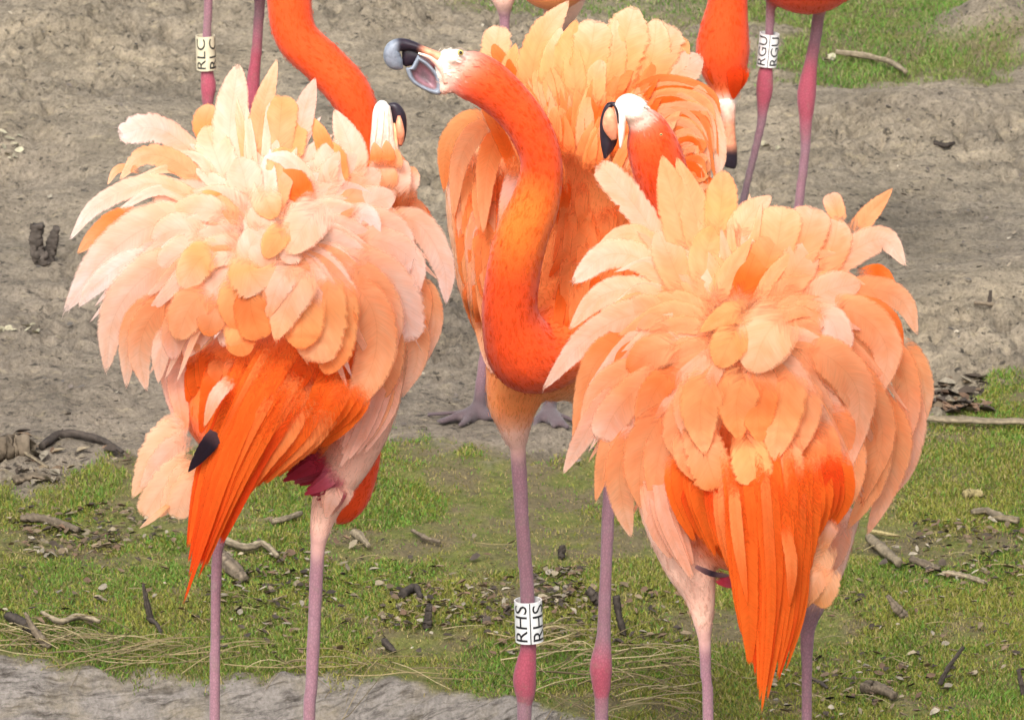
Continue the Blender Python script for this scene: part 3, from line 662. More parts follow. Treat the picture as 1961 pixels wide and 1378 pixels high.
A.feathers([
 ([(459, 400), (440, 263), (456, 122)], 72, 'PE>CR>CR', 1, 'r'),
 ([(482, 350), (500, 220), (531, 112)], 47, 'PE>PE>YC', 1.5, 'p'),
 ([(560, 320), (581, 220), (604, 148)], 46, 'PE>PK>PK', 1, 'p'),
 ([(525, 360), (535, 250), (541, 182)], 68, 'PE>PE>AM', 2.5, 'b'),
 ([(515, 400), (552, 290), (575, 215)], 60, 'PE>AM>AM', 2, 'r'),
 ([(672, 380), (672, 290), (640, 208)], 66, 'PE>CR>CR', 1, 'p'),
 ([(635, 330), (618, 270), (599, 224)], 36, 'OP>OP>AM', 1.5, 'p'),
 ([(650, 400), (640, 320), (620, 270)], 60, 'AM>OP>AM', 2, 'r'),
 ([(430, 300), (395, 245), (403, 198)], 54, 'OR>OP>PE', 0, 'r'),
 ([(460, 420), (418, 310), (393, 240)], 78, 'PE>CR>YC', 2.5, 'r'),
 ([(430, 360), (350, 275), (290, 245), (226, 258)], 58, 'PE>PK>WH', 1, 'b', dict(fringe=1.8, rag=1.6)),
 ([(430, 400), (345, 315), (275, 298), (228, 345)], 46, 'PE>PE>YC', 2, 'p', dict(rag=1.3)),
 ([(310, 335), (232, 322), (205, 354)], 18, 'OP>PE>YC', 0, 'p'),
 ([(430, 410), (300, 352), (190, 390), (132, 460)], 42, 'PE>CR>WH', 2.5, 'p'),
 ([(320, 415), (235, 418), (185, 450), (147, 486)], 46, 'OR>OP>PE', 1, 'p'),
 ([(450, 450), (310, 428), (205, 490), (120, 600)], 92, 'PE>CR>WH', 3.5, 'p', dict(fringe=1.3)),
 ([(350, 480), (250, 500), (185, 545), (150, 588)], 46, 'PK>WH>WH', 2.5, 'p', dict(fringe=1.6)),
 ([(430, 490), (300, 515), (222, 600), (202, 716)], 82, 'PE>CR>CR', 4, 'p', dict(fringe=1.4)),
 ([(340, 545), (270, 600), (247, 660), (242, 744)], 52, 'PE>PE>CR', 3, 'p'),
 ([(370, 555), (295, 600), (268, 670), (281, 750)], 62, 'OP>PE>CR', 3.5, 'p'),
 ([(350, 600), (312, 660), (303, 734)], 44, 'PE>CR>CR', 2, 'p'),
 ([(360, 560), (335, 620), (330, 690)], 50, 'OP>PE>PK', 2.5, 'r'),
 ([(438, 540), (370, 580), (338, 652)], 80, 'OP>PE>PE', 6, 'r'),
 ([(448, 545), (410, 600), (395, 645)], 58, 'OP>PE>OP', 5.5, 'r'),
 ([(450, 482), (385, 495), (348, 555)], 72, 'PE>AM>YC', 8, 'r'),
 ([(490, 478), (478, 515), (505, 556)], 96, 'YC>AM>YC', 8.5, 'b', dict(rag=1.6)),
 ([(480, 500), (448, 575), (455, 640)], 70, 'AM>AM>OP', 6, 'p'), ([(490, 510), (480, 585), (500, 650)], 74, 'AM>OP>OP', 6.2, 'b'),
 ([(462, 595), (462, 635), (474, 666)], 74, 'OP>AM>OP', 4, 'r'), ([(460, 610), (460, 650), (470, 682)], 60, 'OR>OP>OP', 3.5, 'r'),
 ([(615, 480), (560, 560), (526, 654)], 84, 'PE>YC>PE', 7.5, 'p', dict(fringe=1.5)), ([(590, 480), (535, 540), (512, 610)], 60, 'PE>CR>PE', 7.2, 'p'),
 ([(590, 520), (580, 600), (575, 670)], 90, 'PE>AM>OP', 6.5, 'r'),
 ([(625, 490), (625, 590), (600, 694)], 92, 'PE>AM>PE', 6, 'b', dict(rag=1.5)), ([(640, 500), (655, 600), (645, 690)], 70, 'PE>AM>OP', 5.8, 'p'),
 ([(640, 540), (645, 630), (625, 718)], 84, 'OP>AM>OP', 5, 'r'),
 ([(650, 515), (712, 590), (718, 680), (672, 788)], 84, 'PE>PE>PE', 6.5, 'r'),
 ([(640, 478), (722, 508), (768, 570), (786, 655)], 78, 'PE>CR>WH', 6, 'b', dict(fringe=2.6, rag=1.8)),
 ([(640, 500), (700, 530), (742, 600), (740, 700)], 66, 'PE>PE>CR', 5, 'r', dict(fringe=1.5)),
 ([(700, 430), (795, 425), (848, 505), (855, 584)], 58, 'PE>CR>WH', 1, 'p', dict(fringe=1.5)),
 ([(760, 510), (818, 555), (834, 620), (818, 692)], 36, 'PE>PE>CR', 0, 'p'),
 ([(730, 540), (785, 600), (800, 680), (770, 762)], 52, 'OP>PE>CR', 1, 'p'),
 ([(700, 550), (745, 640), (745, 700), (728, 770)], 56, 'OP>PE>PE', 2, 'r'),
 ([(760, 490), (805, 560), (815, 640)], 44, 'OP>PE>PE', -.5, 'p'),
 ([(630, 440), (715, 425), (768, 460), (783, 525)], 66, 'PE>CR>WH', 4, 'p', dict(fringe=1.7)),
 ([(650, 420), (700, 412), (728, 462)], 46, 'CR>WH>WH', 5, 'p', dict(fringe=1.5)),
 ([(640, 480), (720, 460), (790, 500), (800, 570)], 60, 'PE>CR>WH', 4.5, 'p', dict(fringe=1.5)),
 ([(612, 420), (585, 345), (548, 305), (505, 300)], 40, 'PE>CR>WH', 7, 'p', dict(fringe=1.6)),
 ([(590, 420), (570, 365), (535, 322)], 66, 'OP>OR>OP', 5.5, 'r'),
 ([(625, 400), (625, 310), (648, 268)], 55, 'PE>CR>CR', 3.5, 'p'), ([(600, 410), (640, 330), (690, 300)], 60, 'PE>CR>CR', 4, 'r'),
 ([(665, 350), (598, 412), (548, 486)], 88, 'CR>CR>YC', 9, 'r', dict(base_fade=.8)),
 ([(600, 470), (560, 480), (540, 500)], 60, 'PE>CR>CR', 6, 'r'),
 ([(500, 320), (508, 375), (526, 420)], 62, 'CR>YC>AM', 8, 'r', dict(base_fade=.85)),
 ([(495, 470), (500, 420), (512, 395)], 60, 'PE>CR>CR', 5, 'r'),
 ([(455, 440), (400, 400), (330, 400)], 56, 'PE>CR>YC', 6, 'r'),
 ([(365, 382), (395, 371), (426, 372)], 16, 'CR>AM>OP', 6.5, 'p'),
 ([(590, 410), (538, 445), (506, 495)], 52, 'PE>AM>AM', 7.5, 'r', dict(base_fade=.85)),
 ([(600, 450), (668, 375), (728, 325)], 72, 'PE>PE>CR', 3, 'r'), ([(610, 460), (690, 400), (758, 372)], 70, 'PE>CR>CR', 3.2, 'r'),
 ([(480, 440), (470, 350), (455, 300)], 74, 'PE>CR>CR', 4.5, 'r'), ([(520, 430), (540, 330), (560, 280)], 70, 'PE>PE>AM', 4, 'r'),
 ([(430, 470), (350, 440), (290, 460)], 70, 'PE>CR>CR', 5, 'r'), ([(440, 480), (360, 480), (300, 520)], 70, 'PE>CR>CR', 5.2, 'r'),
 ([(540, 520), (505, 455), (478, 395)], 64, 'PE>CR>CR', 4.6, 'r', dict(base_fade=.3)), ([(520, 530), (500, 480), (500, 430)], 60, 'PE>CR>CR', 5, 'r', dict(base_fade=.3)), ([(470, 520), (480, 470), (512, 430)], 56, 'PE>CR>CR', 4.8, 'r', dict(base_fade=.3)),
 # fluffed nape round the head
 ([(745, 400), (735, 345), (722, 300)], 60, 'PE>PE>CR', 0, 'r', dict(doff=[.03, .0, .02])), ([(765, 410), (762, 350), (775, 305)], 52, 'PE>CR>CR', 1, 'r', dict(doff=[.03, .01, .03])),
 ([(722, 330), (722, 300), (716, 272)], 30, 'OP>OP>PE', 1, 'p', dict(doff=[.005, .0, .01])), ([(738, 330), (742, 300), (740, 268)], 34, 'OP>OP>PE', 1.3, 'p', dict(doff=[.005, .0, .01])), ([(752, 335), (758, 310), (760, 284)], 30, 'OP>PE>PE', 1, 'p', dict(doff=[.01, .005, .015])), ([(770, 390), (785, 350), (790, 318)], 38, 'PE>CR>PE', 0, 'r', dict(doff=[.04, .03, .05])),
 ([(780, 385), (806, 415), (829, 458)], 42, 'OR>OR>OP', -1, 'p', dict(doff=[.08, .08, .09])), ([(765, 380), (795, 400), (812, 440)], 40, 'OP>PE>OP', 0, 'r', dict(doff=[.07, .07, .08])),
])
radial(A, 26, 505, 480, 20, [(0, 265), (45, 230), (90, 235), (135, 240), (180, 270), (225, 220), (270, 150), (315, 230)], 38, ['PE>CR>CR', 'CR>CR>CR', 'PE>PE>CR', 'CR>CR>WH'], (3, 5), -75, 255, seed=3, sh='p', lo=.85, base_fade=.7)
radial(A, 44, 500, 475, 90, [(0, 350), (30, 330), (45, 290), (90, 330), (120, 350), (150, 330), (180, 350), (215, 330), (240, 300), (300, 290), (330, 330)], 24, ['PE>CR>WH', 'PE>CR>CR', 'PE>PK>WH', 'PE>PE>CR'], (-1, 3.5), -58, 238, seed=21, sh='p', lo=.84, droop=.30, fringe=1.0)
# rump, tail and wing tips
for i in range(70):     # orange rump covered in narrow soft feathers, all drawn down to the left
    f = rng.random(); u = rng.random(); x0 = 365+300*u; y0 = 640+190*f; L_ = rng.uniform(90, 150); dx = -.10-.45*u-.15*f
    if ((x0+dx*L_-505)/165)**2+((y0+L_*.9-735)/172)**2 > 1.05: continue
    ed = abs(u-.5)*2; z0 = -.075+.07*ed**2
    A.feather([(x0, y0), (x0+dx*L_*.45, y0+L_*.5), (x0+dx*L_, y0+L_*.95)], rng.uniform(30, 52), ['OR>OR>OR', 'OP>OR>OR', 'OR>OR>RO', 'OP>OP>OR', 'PE>OP>OR'][rng.integers(5)], 1.5*(1-f), 'p', doff='surf', base_fade=.6, soft=1.8, roll=rng.normal(0, .05), cup=.02, fringe=.3)
A.bundle([(590, 620), (492, 780), (428, 920), (388, 1050), (338, 1200)], 128, 26, ['OR>OR>RO', 'OP>OR>RO', 'OR>OR>OR', 'OR>RO>RO', 'OR>OR>RO'], 5, [-.085, -.105, -.09, -.08, -.07], fade=270, spread=(1.3, .80, .16))
A.bundle([(640, 680), (570, 790), (510, 880), (462, 970)], 120, 9, ['OR>OR>OR', 'OP>OR>OR', 'OP>OP>OR', 'OR>OR>RO'], 3, [-.085, -.095, -.085, -.07], fade=270, spread=(1.2, .8, .3))
A.bundle([(680, 690), (640, 780), (560, 885)], 90, 7, ['OR>OR>OR', 'OP>OR>OR'], 1, [-.075, -.08, -.05], fade=270, spread=(1, .9, .5))
A.feathers([
 ([(475, 705), (418, 752), (390, 818)], 30, 'PE>CR>PE', 8, 'p', dict(doff=[-.09, -.105, -.105], base_fade=.6)),
 ([(430, 810), (400, 850), (360, 904)], 33, 'DK>BK>BK', 3, 'p', dict(doff=[-.085, -.095, -.09], fringe=.2, soft=.2, base_fade=.1)),
 ([(345, 620), (326, 700), (345, 815)], 44, 'PK>PK>PK', 0, 'r', dict(doff=[-.01, .0, .0])), ([(355, 640), (338, 720), (356, 830)], 40, 'PE>PK>PE', .5, 'r', dict(doff=[-.02, -.01, -.01])),
 ([(385, 800), (310, 850), (252, 955)], 70, 'CR>YC>YC', 1, 'p', dict(doff=[-.03, -.02, .0], rag=1.8)), ([(375, 790), (325, 825), (283, 885)], 60, 'CR>YC>YC', 0, 'r', dict(doff=[-.03, -.02, .0], rag=1.8)),
 ([(390, 810), (320, 870), (268, 935)], 50, 'PE>PK>CR', 1.5, 'p', dict(doff=[-.04, -.03, -.01], rag=1.8)),
 ([(400, 850), (330, 910), (275, 990)], 62, 'PE>YC>YC', 2, 'b', dict(doff=[-.05, -.04, -.02], rag=1.8)), ([(405, 860), (350, 920), (305, 992)], 56, 'PE>YC>YC', 2.3, 'p', dict(doff=[-.055, -.045, -.025], rag=1.8)),
 ([(410, 870), (360, 930), (335, 992)], 56, 'AM>YC>YC', 2.5, 'b', dict(doff=[-.06, -.05, -.03], rag=1.6)),
 ([(415, 880), (385, 940), (368, 985)], 50, 'AM>AM>YC', 2.2, 'r', dict(doff=[-.06, -.05, -.03])), ([(330, 960), (295, 990), (266, 1012)], 12, 'AM>YC>YC', 2, 'p', dict(doff=[-.04, -.03, -.02], base_fade=.1)),
])
A.bundle([(650, 865), (595, 895), (530, 925)], 56, 7, ['CM>CM>LR', 'CM>CM>CM', 'LR>CM>CM'], 0, [-.035, -.03, -.01], spread=(.5, .8, .9), fringe=1.6)
A.bundle([(660, 885), (628, 925), (575, 955)], 44, 6, ['TH>LR>CM', 'LR>LR>CM', 'TH>LR>CM'], 1, [-.035, -.04, -.03], spread=(.6, .8, .9), fringe=1.6)
A.bundle([(655, 900), (638, 950), (622, 1000)], 50, 5, ['TH>LR>TH', 'TH>TH>PK'], 2, [-.03, -.035, -.02], spread=(1, .9, .5))
A.bundle([(740, 660), (705, 790), (640, 915)], 78, 9, ['PE>TH>PK', 'PE>PE>TH', 'PE>PK>PK', 'PE>PK>PK'], 0, [.0, -.02, -.035], spread=(.9, 1, .6), shape='p')

# ================================================================== middle bird
B = Bird('tall orange flamingo with open grey bill and leg ring RHS, standing in the middle', 9.0, (*P(1080, 1378, 9.0)[:2], LOW),
         [(1090, 430, 320, 420, .10)])
gB = to_ground(B, 1003, 1378, 0, LOW)
B.blob(1110, 480, .12, 245, 275, .15, 'OP', (0, 1)); B.blob(1060, 620, .06, 130, 145, .13, 'OP', (-.3, 1)); B.blob(925, 430, .05, 68, 190, .07, 'PE', (-.1, 1), rot=8); B.blob(1130, 640, .08, 150, 130, .12, 'PE', (0, 1))
B.blob(1120, 330, .07, 190, 150, .10, 'OP', (0, -1))
B.tube([(1010, 640, .0, 80), (985, 760, .0, 55), (985, 810, .0, 36), (991, 850, .0, 20)], 'OP>OP>TH>TH')
B.leg([(991, 845, .0, 16.5), (1000, 1000, .0, 14.5), (1010, 1140, .0, 15), (1012, 1232, .0, 16), (1008, 1268, .0, 20), (1004, 1300, .0, 23.5), (1006, 1330, .0, 20), (1004, 1378, .0, 15), (1000, gB, .0, 12)], 'LP>LP>LP>LR>LR>LR>LP>MV')
B.tube([(1150, 700, .08, 70), (1165, 800, .08, 40), (1170, 870, .08, 16)], 'TH>TH>TH')
B.leg([(1170, 860, .08, 14), (1160, 1100, .08, 13), (1156, 1215, .08, 15), (1151, 1275, .08, 23), (1152, 1320, .08, 18), (1152, 1378, .08, 14), (1150, gB-40, .08, 11)], 'LP>LP>LP>LR>LR>LP>MV')
B.tube([(1110, 560, .02, 90), (1075, 650, -.04, 80), (1010, 675, -.09, 76), (978, 610, -.11, 56), (982, 530, -.12, 52), (1000, 450, -.13, 51), (1026, 385, -.135, 46), (1037, 312, -.14, 40), (1014, 247, -.145, 41), (975, 196, -.15, 43), (930, 158, -.155, 47), (895, 142, -.155, 46), (866, 132, -.155, 33)],
       'OR>OR>RO>RO>RO>OR>OR>RO>RO>RO>RO>RO>FW', flow=-1)
B.blob(856, 130, -.155, 24, 36, .022, 'FW', (1, 0)); B.blob(872, 108, -.165, 22, 13, .02, 'FW', (1, 0)); B.blob(850, 165, -.155, 14, 16, .018, 'TH', (1, 0))
B.skin(fuzz=30000, voxel=.0036)
B.loft('upper_bill', [(852, 118, -.155, 15, 18), (832, 106, -.155, 9.5, 16), (812, 97, -.155, 8, 14), (793, 89, -.155, 9, 14), (776, 86, -.155, 12, 15), (761, 87, -.157, 13, 16), (751, 96, -.158, 15, 17), (752, 112, -.158, 17, 15), (762, 124, -.157, 13, 11), (771, 131, -.156, 3, 3)], 'BL>BL>BL>BK>BK>BK>GY>GY>GY>GY>GY', stations=40)
B.loft('mouth_lining', [(842, 128, -.15, 12, 8), (820, 118, -.15, 11, 8), (795, 110, -.15, 16, 9), (778, 108, -.15, 20, 8), (770, 108, -.15, 16, 5)], 'CM>DK>BK>BK>BK')
# the lower mandible, a scoop seen from inside
def scoop(b, rimpts, d0, depth):
    n = 40; rp = catmull(rimpts+[rimpts[0]], n+1)[:-1]; c = rp.mean(0); k = kpx(b.d); V = []; CLs = []
    rings = [(1.0, 0.0, 'GY'), (.86, -.004, 'GY'), (.74, .001, 'GY'), (.66, .006, 'DK'), (.45, depth*.7, 'LP'), (.2, depth, 'MV'), (.02, depth, 'MV')]
    back = [(1.03, .003, 'BK'), (.85, depth*.9, 'BK'), (.5, depth*1.6, 'BK'), (.02, depth*1.8, 'BK')]
    for f, dz, cn in rings+back:
        q = c+(rp-c)*f; V.append(P(q[:, 0], q[:, 1], np.full(n, b.d+d0+dz))); CLs.append(np.tile(COL[cn], (n, 1)))
    Fc = []
    for a in range(len(rings)-1): Fc += [(a*n+j, a*n+(j+1) % n, (a+1)*n+(j+1) % n, (a+1)*n+j) for j in range(n)]
    o_ = len(rings); seq = [0]+list(range(o_, o_+len(back)))
    for a, e in zip(seq, seq[1:]): Fc += [(e*n+j, e*n+(j+1) % n, a*n+(j+1) % n, a*n+j) for j in range(n)]
    return link('lower_bill', mesh_np('lower_bill', np.concatenate(V), Fc, np.concatenate(CLs)), M_BILL, b.root)
scoop(B, [(800, 106), (822, 122), (843, 150), (846, 176), (836, 181), (812, 172), (788, 156), (778, 132), (788, 128)], -.165, .012)
B.loft('bill_edge', [(801, 102, -.17, 2, 4), (825, 112, -.172, 4, 5), (846, 134, -.172, 6, 6), (854, 160, -.17, 5, 5)], 'FW>PK>PK>TH')
B.eye(882, 101, -.182, 6)
B.band((1011, 1148), (1014, 1226), .0, 27, 'RHS', M_BAND)
B.feathers([
 ([(965, 240), (946, 130), (957, 48)], 60, 'OP>AM>YC', 0, 'b', dict(rag=1.5)), ([(985, 240), (975, 150), (988, 82)], 46, 'OP>AM>AM', .5, 'p'),
 ([(1010, 230), (1030, 90), (1090, 0)], 66, 'OP>AM>YC', 1, 'p', dict(rag=1.6)), ([(1060, 210), (1085, 110), (1104, 36)], 60, 'OP>AM>AM', .6, 'p'), ([(1040, 230), (1058, 120), (1075, 50)], 50, 'OP>AM>YC', 1.2, 'p'),
 ([(1090, 230), (1128, 110), (1140, 38)], 78, 'OP>AM>YC', 1.4, 'b', dict(rag=2)), ([(1150, 240), (1190, 100), (1216, 12)], 92, 'OP>AM>YC', 1, 'r', dict(rag=1.6)), ([(1140, 230), (1172, 120), (1180, 34)], 60, 'OP>AM>YC', 1.2, 'p'),
 ([(1190, 230), (1245, 120), (1258, 34)], 70, 'OP>AM>YC', .5, 'r'), ([(1180, 230), (1250, 120), (1285, 46)], 80, 'OP>AM>YC', .6, 'b', dict(rag=1.5)), ([(1200, 230), (1270, 130), (1316, 74)], 72, 'OP>AM>AM', .2, 'r'),
 ([(1215, 240), (1290, 150), (1345, 108)], 74, 'AM>YC>CR', .8, 'r'), ([(1205, 245), (1268, 170), (1318, 132)], 60, 'OP>AM>YC', 1.4, 'p'),
 ([(1020, 270), (1008, 170), (1022, 92)], 52, 'OP>AM>AM', .3, 'p'), ([(1110, 250), (1100, 140), (1092, 66)], 46, 'OP>AM>AM', 1.9, 'p'), ([(1150, 260), (1140, 160), (1160, 90)], 44, 'OP>AM>YC', 2, 'p'), ([(1070, 260), (1060, 170), (1040, 110)], 44, 'OP>AM>AM', 2, 'p'),
])
r = np.random.default_rng(5)
for i in range(120):     # orange ruff rising behind the neck
    f = r.random(); a = R(118-78*f+r.normal(0, 4)); L_ = r.uniform(120, 260)*(1-.25*abs(f-.4)); q = r.random()
    x0 = 1030+190*f+r.normal(0, 14); y0 = 345-40*f+r.normal(0, 40)-10; a = max(a, R(50+14*f)); L_ *= 1-.25*f
    B.feather([(x0, y0), (x0+math.cos(a)*L_*.5, y0-math.sin(a)*L_*.55), (x0+math.cos(a)*L_*1.0, y0-math.sin(a)*L_*.95)], r.uniform(20, 38), ['OR>OP>AM', 'OR>OP>OP', 'OP>OP>AM', 'OP>PE>AM', 'OR>OR>OP'][r.integers(5)], 2.2-1.5*(L_-100)/120+3*max(0, (y0-300)/60), 'p', roll=r.normal(0, .3), fringe=1.4)
for i in range(34):     # hackles falling over the right shoulder
    f = i/33; x0 = 1175+90*f+r.normal(0, 8); y0 = 210+190*f+r.normal(0, 6)
    ex_ = 1372-18*f+r.normal(0, 7); ey_ = 225+200*f+r.normal(0, 12)
    B.feather([(x0, y0), (x0+85, y0-52+12*f), (ex_-22, ey_-48), (ex_, ey_+25)], r.uniform(18, 34), ['OR>OP>OP', 'OP>PE>YC', 'OR>OR>OP', 'OP>AM>PE', 'PE>PE>YC'][i % 5], 1+4*f*.6+r.random(), 'p', roll=r.normal(0, .3), fringe=1.3)
B.feathers([([(1290, 170), (1355, 210), (1378, 290), (1372, 345)], 36, 'PE>YC>CR', .4, 'p'), ([(1240, 190), (1330, 175), (1366, 235)], 34, 'OP>PE>CR', 1, 'p')])
for i in range(80):     # folded left wing, streaming down
    f = r.random(); u = r.random(); x0 = 965-95*u+25*f+r.normal(0, 6); y0 = 245+300*f+r.normal(0, 10)
    L_ = r.uniform(120, 210); x2 = x0-18+40*f+r.normal(0, 8)-30*(1-f)*u; y2 = y0+L_
    lim = np.interp(y2, [240, 300, 420, 560, 680, 760], [848, 842, 864, 878, 912, 950])+14
    x2 = max(x2, lim); x0 = max(x0, np.interp(y0, [240, 300, 420, 560, 680], [870, 856, 874, 888, 925])+10)
    B.feather([(x0, y0), ((x0+x2)/2-10*(1-f), (y0+y2)/2), (x2, y2)], r.uniform(24, 44), ['OP>PE>PE', 'OP>OP>PE', 'PE>CR>PE', 'OP>AM>PE', 'OR>OP>OP', 'PE>PE>CR'][r.integers(6)], 3-2.5*f+r.random(), 'r' if r.random() < .4 else 'p', roll=r.normal(0, .15), doff='surf', base_fade=.6, soft=1.6, cup=.04)
B.feathers([([(975, 255), (905, 232), (858, 280), (850, 370)], 50, 'OP>AM>OP', 3, 'p', dict(doff=[-.03, -.03, -.01, 0])), ([(980, 270), (920, 250), (880, 310), (868, 420)], 46, 'OP>PE>PE', 4, 'p', dict(doff=[-.04, -.04, -.03, -.02])),
            ([(985, 280), (950, 270), (930, 340), (925, 450)], 50, 'OR>OP>PE', 5, 'p', dict(doff=[-.05, -.05, -.045, -.04])), ([(990, 300), (985, 360), (965, 440)], 50, 'PE>PK>PE', 4, 'r', dict(doff=[-.05, -.05, -.05]))])
for i in range(64):     # breast and flank to the right of the neck
    f = r.random(); x0 = 1080+140*r.random(); y0 = 290+330*f
    L_ = r.uniform(110, 200); B.feather([(x0, y0), (x0+r.normal(-6, 8), y0+L_*.5), (x0+r.normal(-14, 14), y0+L_)], r.uniform(20, 34), ['OR>OP>OP', 'OP>OP>OR', 'OR>OR>OP', 'OP>OP>OP'][r.integers(4)], .8*(1-f)+.5*r.random(), 'p', roll=r.normal(0, .04), doff='surf', base_fade=.6, soft=2, cup=.0, fringe=0, rag=.1)

# ================================================================== front right bird
D = Bird('peach flamingo seen from behind with shaggy feathers and straight orange tail, right in front', 8.3, (*P(1450, 1378, 8.3)[:2], LOW),
         [(1420, 630, 370, 350, .13), (1445, 930, 200, 220, .115)])
D.tint = (1, .885, .775)
B.tint = (1, .97, .92)
gD = to_ground(D, 1356, 1378, 0, LOW)
D.blob(1430, 660, .10, 200, 200, .13, 'PE', (0, 1)); D.blob(1445, 930, .06, 168, 170, .125, 'OR', (0, 1)); D.blob(1450, 800, .09, 200, 180, .12, 'OP')
D.tube([(1250, 900, .03, 50), (1285, 1000, .02, 52), (1320, 1080, .02, 50), (1340, 1140, .02, 32), (1347, 1195, .02, 19), (1349, 1220, .02, 14)], 'PE>TH>TH>TH>TH>TH')
D.leg([(1349, 1212, .02, 14), (1352, 1290, .02, 12), (1356, 1378, .02, 12), (1358, gD-350, .02, 13), (1359, gD-300, .02, 21), (1359, gD-240, .02, 14), (1359, gD, .02, 11)], 'LP>LP>LP>LP>LR>LR>MV>MV')
D.tube([(1600, 980, .06, 50), (1575, 1090, .05, 42), (1553, 1165, .04, 25), (1546, 1205, .04, 16)], 'TH>TH>DK>LP')
D.leg([(1546, 1195, .04, 15), (1545, 1290, .04, 12), (1545, 1378, .04, 12), (1545, gD-350, .04, 13), (1545, gD-300, .04, 21), (1545, gD-240, .04, 14), (1545, gD, .04, 11)], 'LP>LP>LP>LP>LR>LR>MV>MV')
D.tube([(1440, 800, .30, 60), (1370, 640, .28, 58), (1320, 500, .24, 56), (1285, 400, .20, 56), (1262, 320, .17, 54), (1248, 275, .16, 50), (1238, 245, .155, 40), (1222, 225, .15, 26)], 'OR>OR>RO>RO>RO>RO>RO>FW', flow=-1)
D.blob(1212, 208, .15, 32, 26, .022, 'FW', (1, 0), rot=-20)
D.skin(fuzz=24000)
D.loft('upper_bill', [(1228, 214, .145, 20, 20), (1205, 198, .145, 19, 18), (1190, 205, .14, 14, 14), (1190, 230, .135, 9, 10), (1190, 258, .135, 6, 8), (1188, 284, .135, 2, 3)], 'FW>FW>FW>FW>FW')
D.loft('lower_bill', [(1180, 198, .15, 3, 8), (1166, 204, .15, 7, 12), (1161, 232, .15, 12, 13), (1166, 262, .15, 17, 12), (1163, 284, .15, 12, 9), (1158, 304, .15, 2, 2)], 'BK>BK>BK>BK>BK')
D.loft('lower_bill_side', [(1170, 206, .14, 4, 6), (1168, 222, .134, 12, 9), (1169, 244, .134, 14, 9), (1176, 268, .138, 5, 5)], 'BL>BL>BL>BL')
D.loft('bill_groove', [(1162, 199, .136, 1.5, 2), (1173, 199, .128, 2, 2), (1181, 212, .126, 2.2, 2), (1184, 236, .13, 1.2, 2)], 'BK>BK>BK')
D.eye(1266, 258, .128, 2.8)
RD = [(0, 290), (45, 270), (90, 240), (135, 260), (180, 270), (225, 290), (270, 220), (315, 320)]
radial(D, 34, 1410, 640, 40, RD, 62, ['OP>PE>CR', 'PE>CR>CR', 'OP>PE>PK', 'OP>PE>PE'], (-2, 0), -80, 260, seed=11)
radial(D, 30, 1415, 640, 6, [(0, 280), (45, 255), (90, 225), (135, 250), (180, 260), (225, 260), (270, 170), (315, 290)], 66, ['PE>CR>CR', 'PE>PE>CR', 'PE>PE>PE'], (1.5, 3.5), -60, 240, seed=12, sh='p', lo=.85, base_fade=.75, soft=1.2, cup=.05)
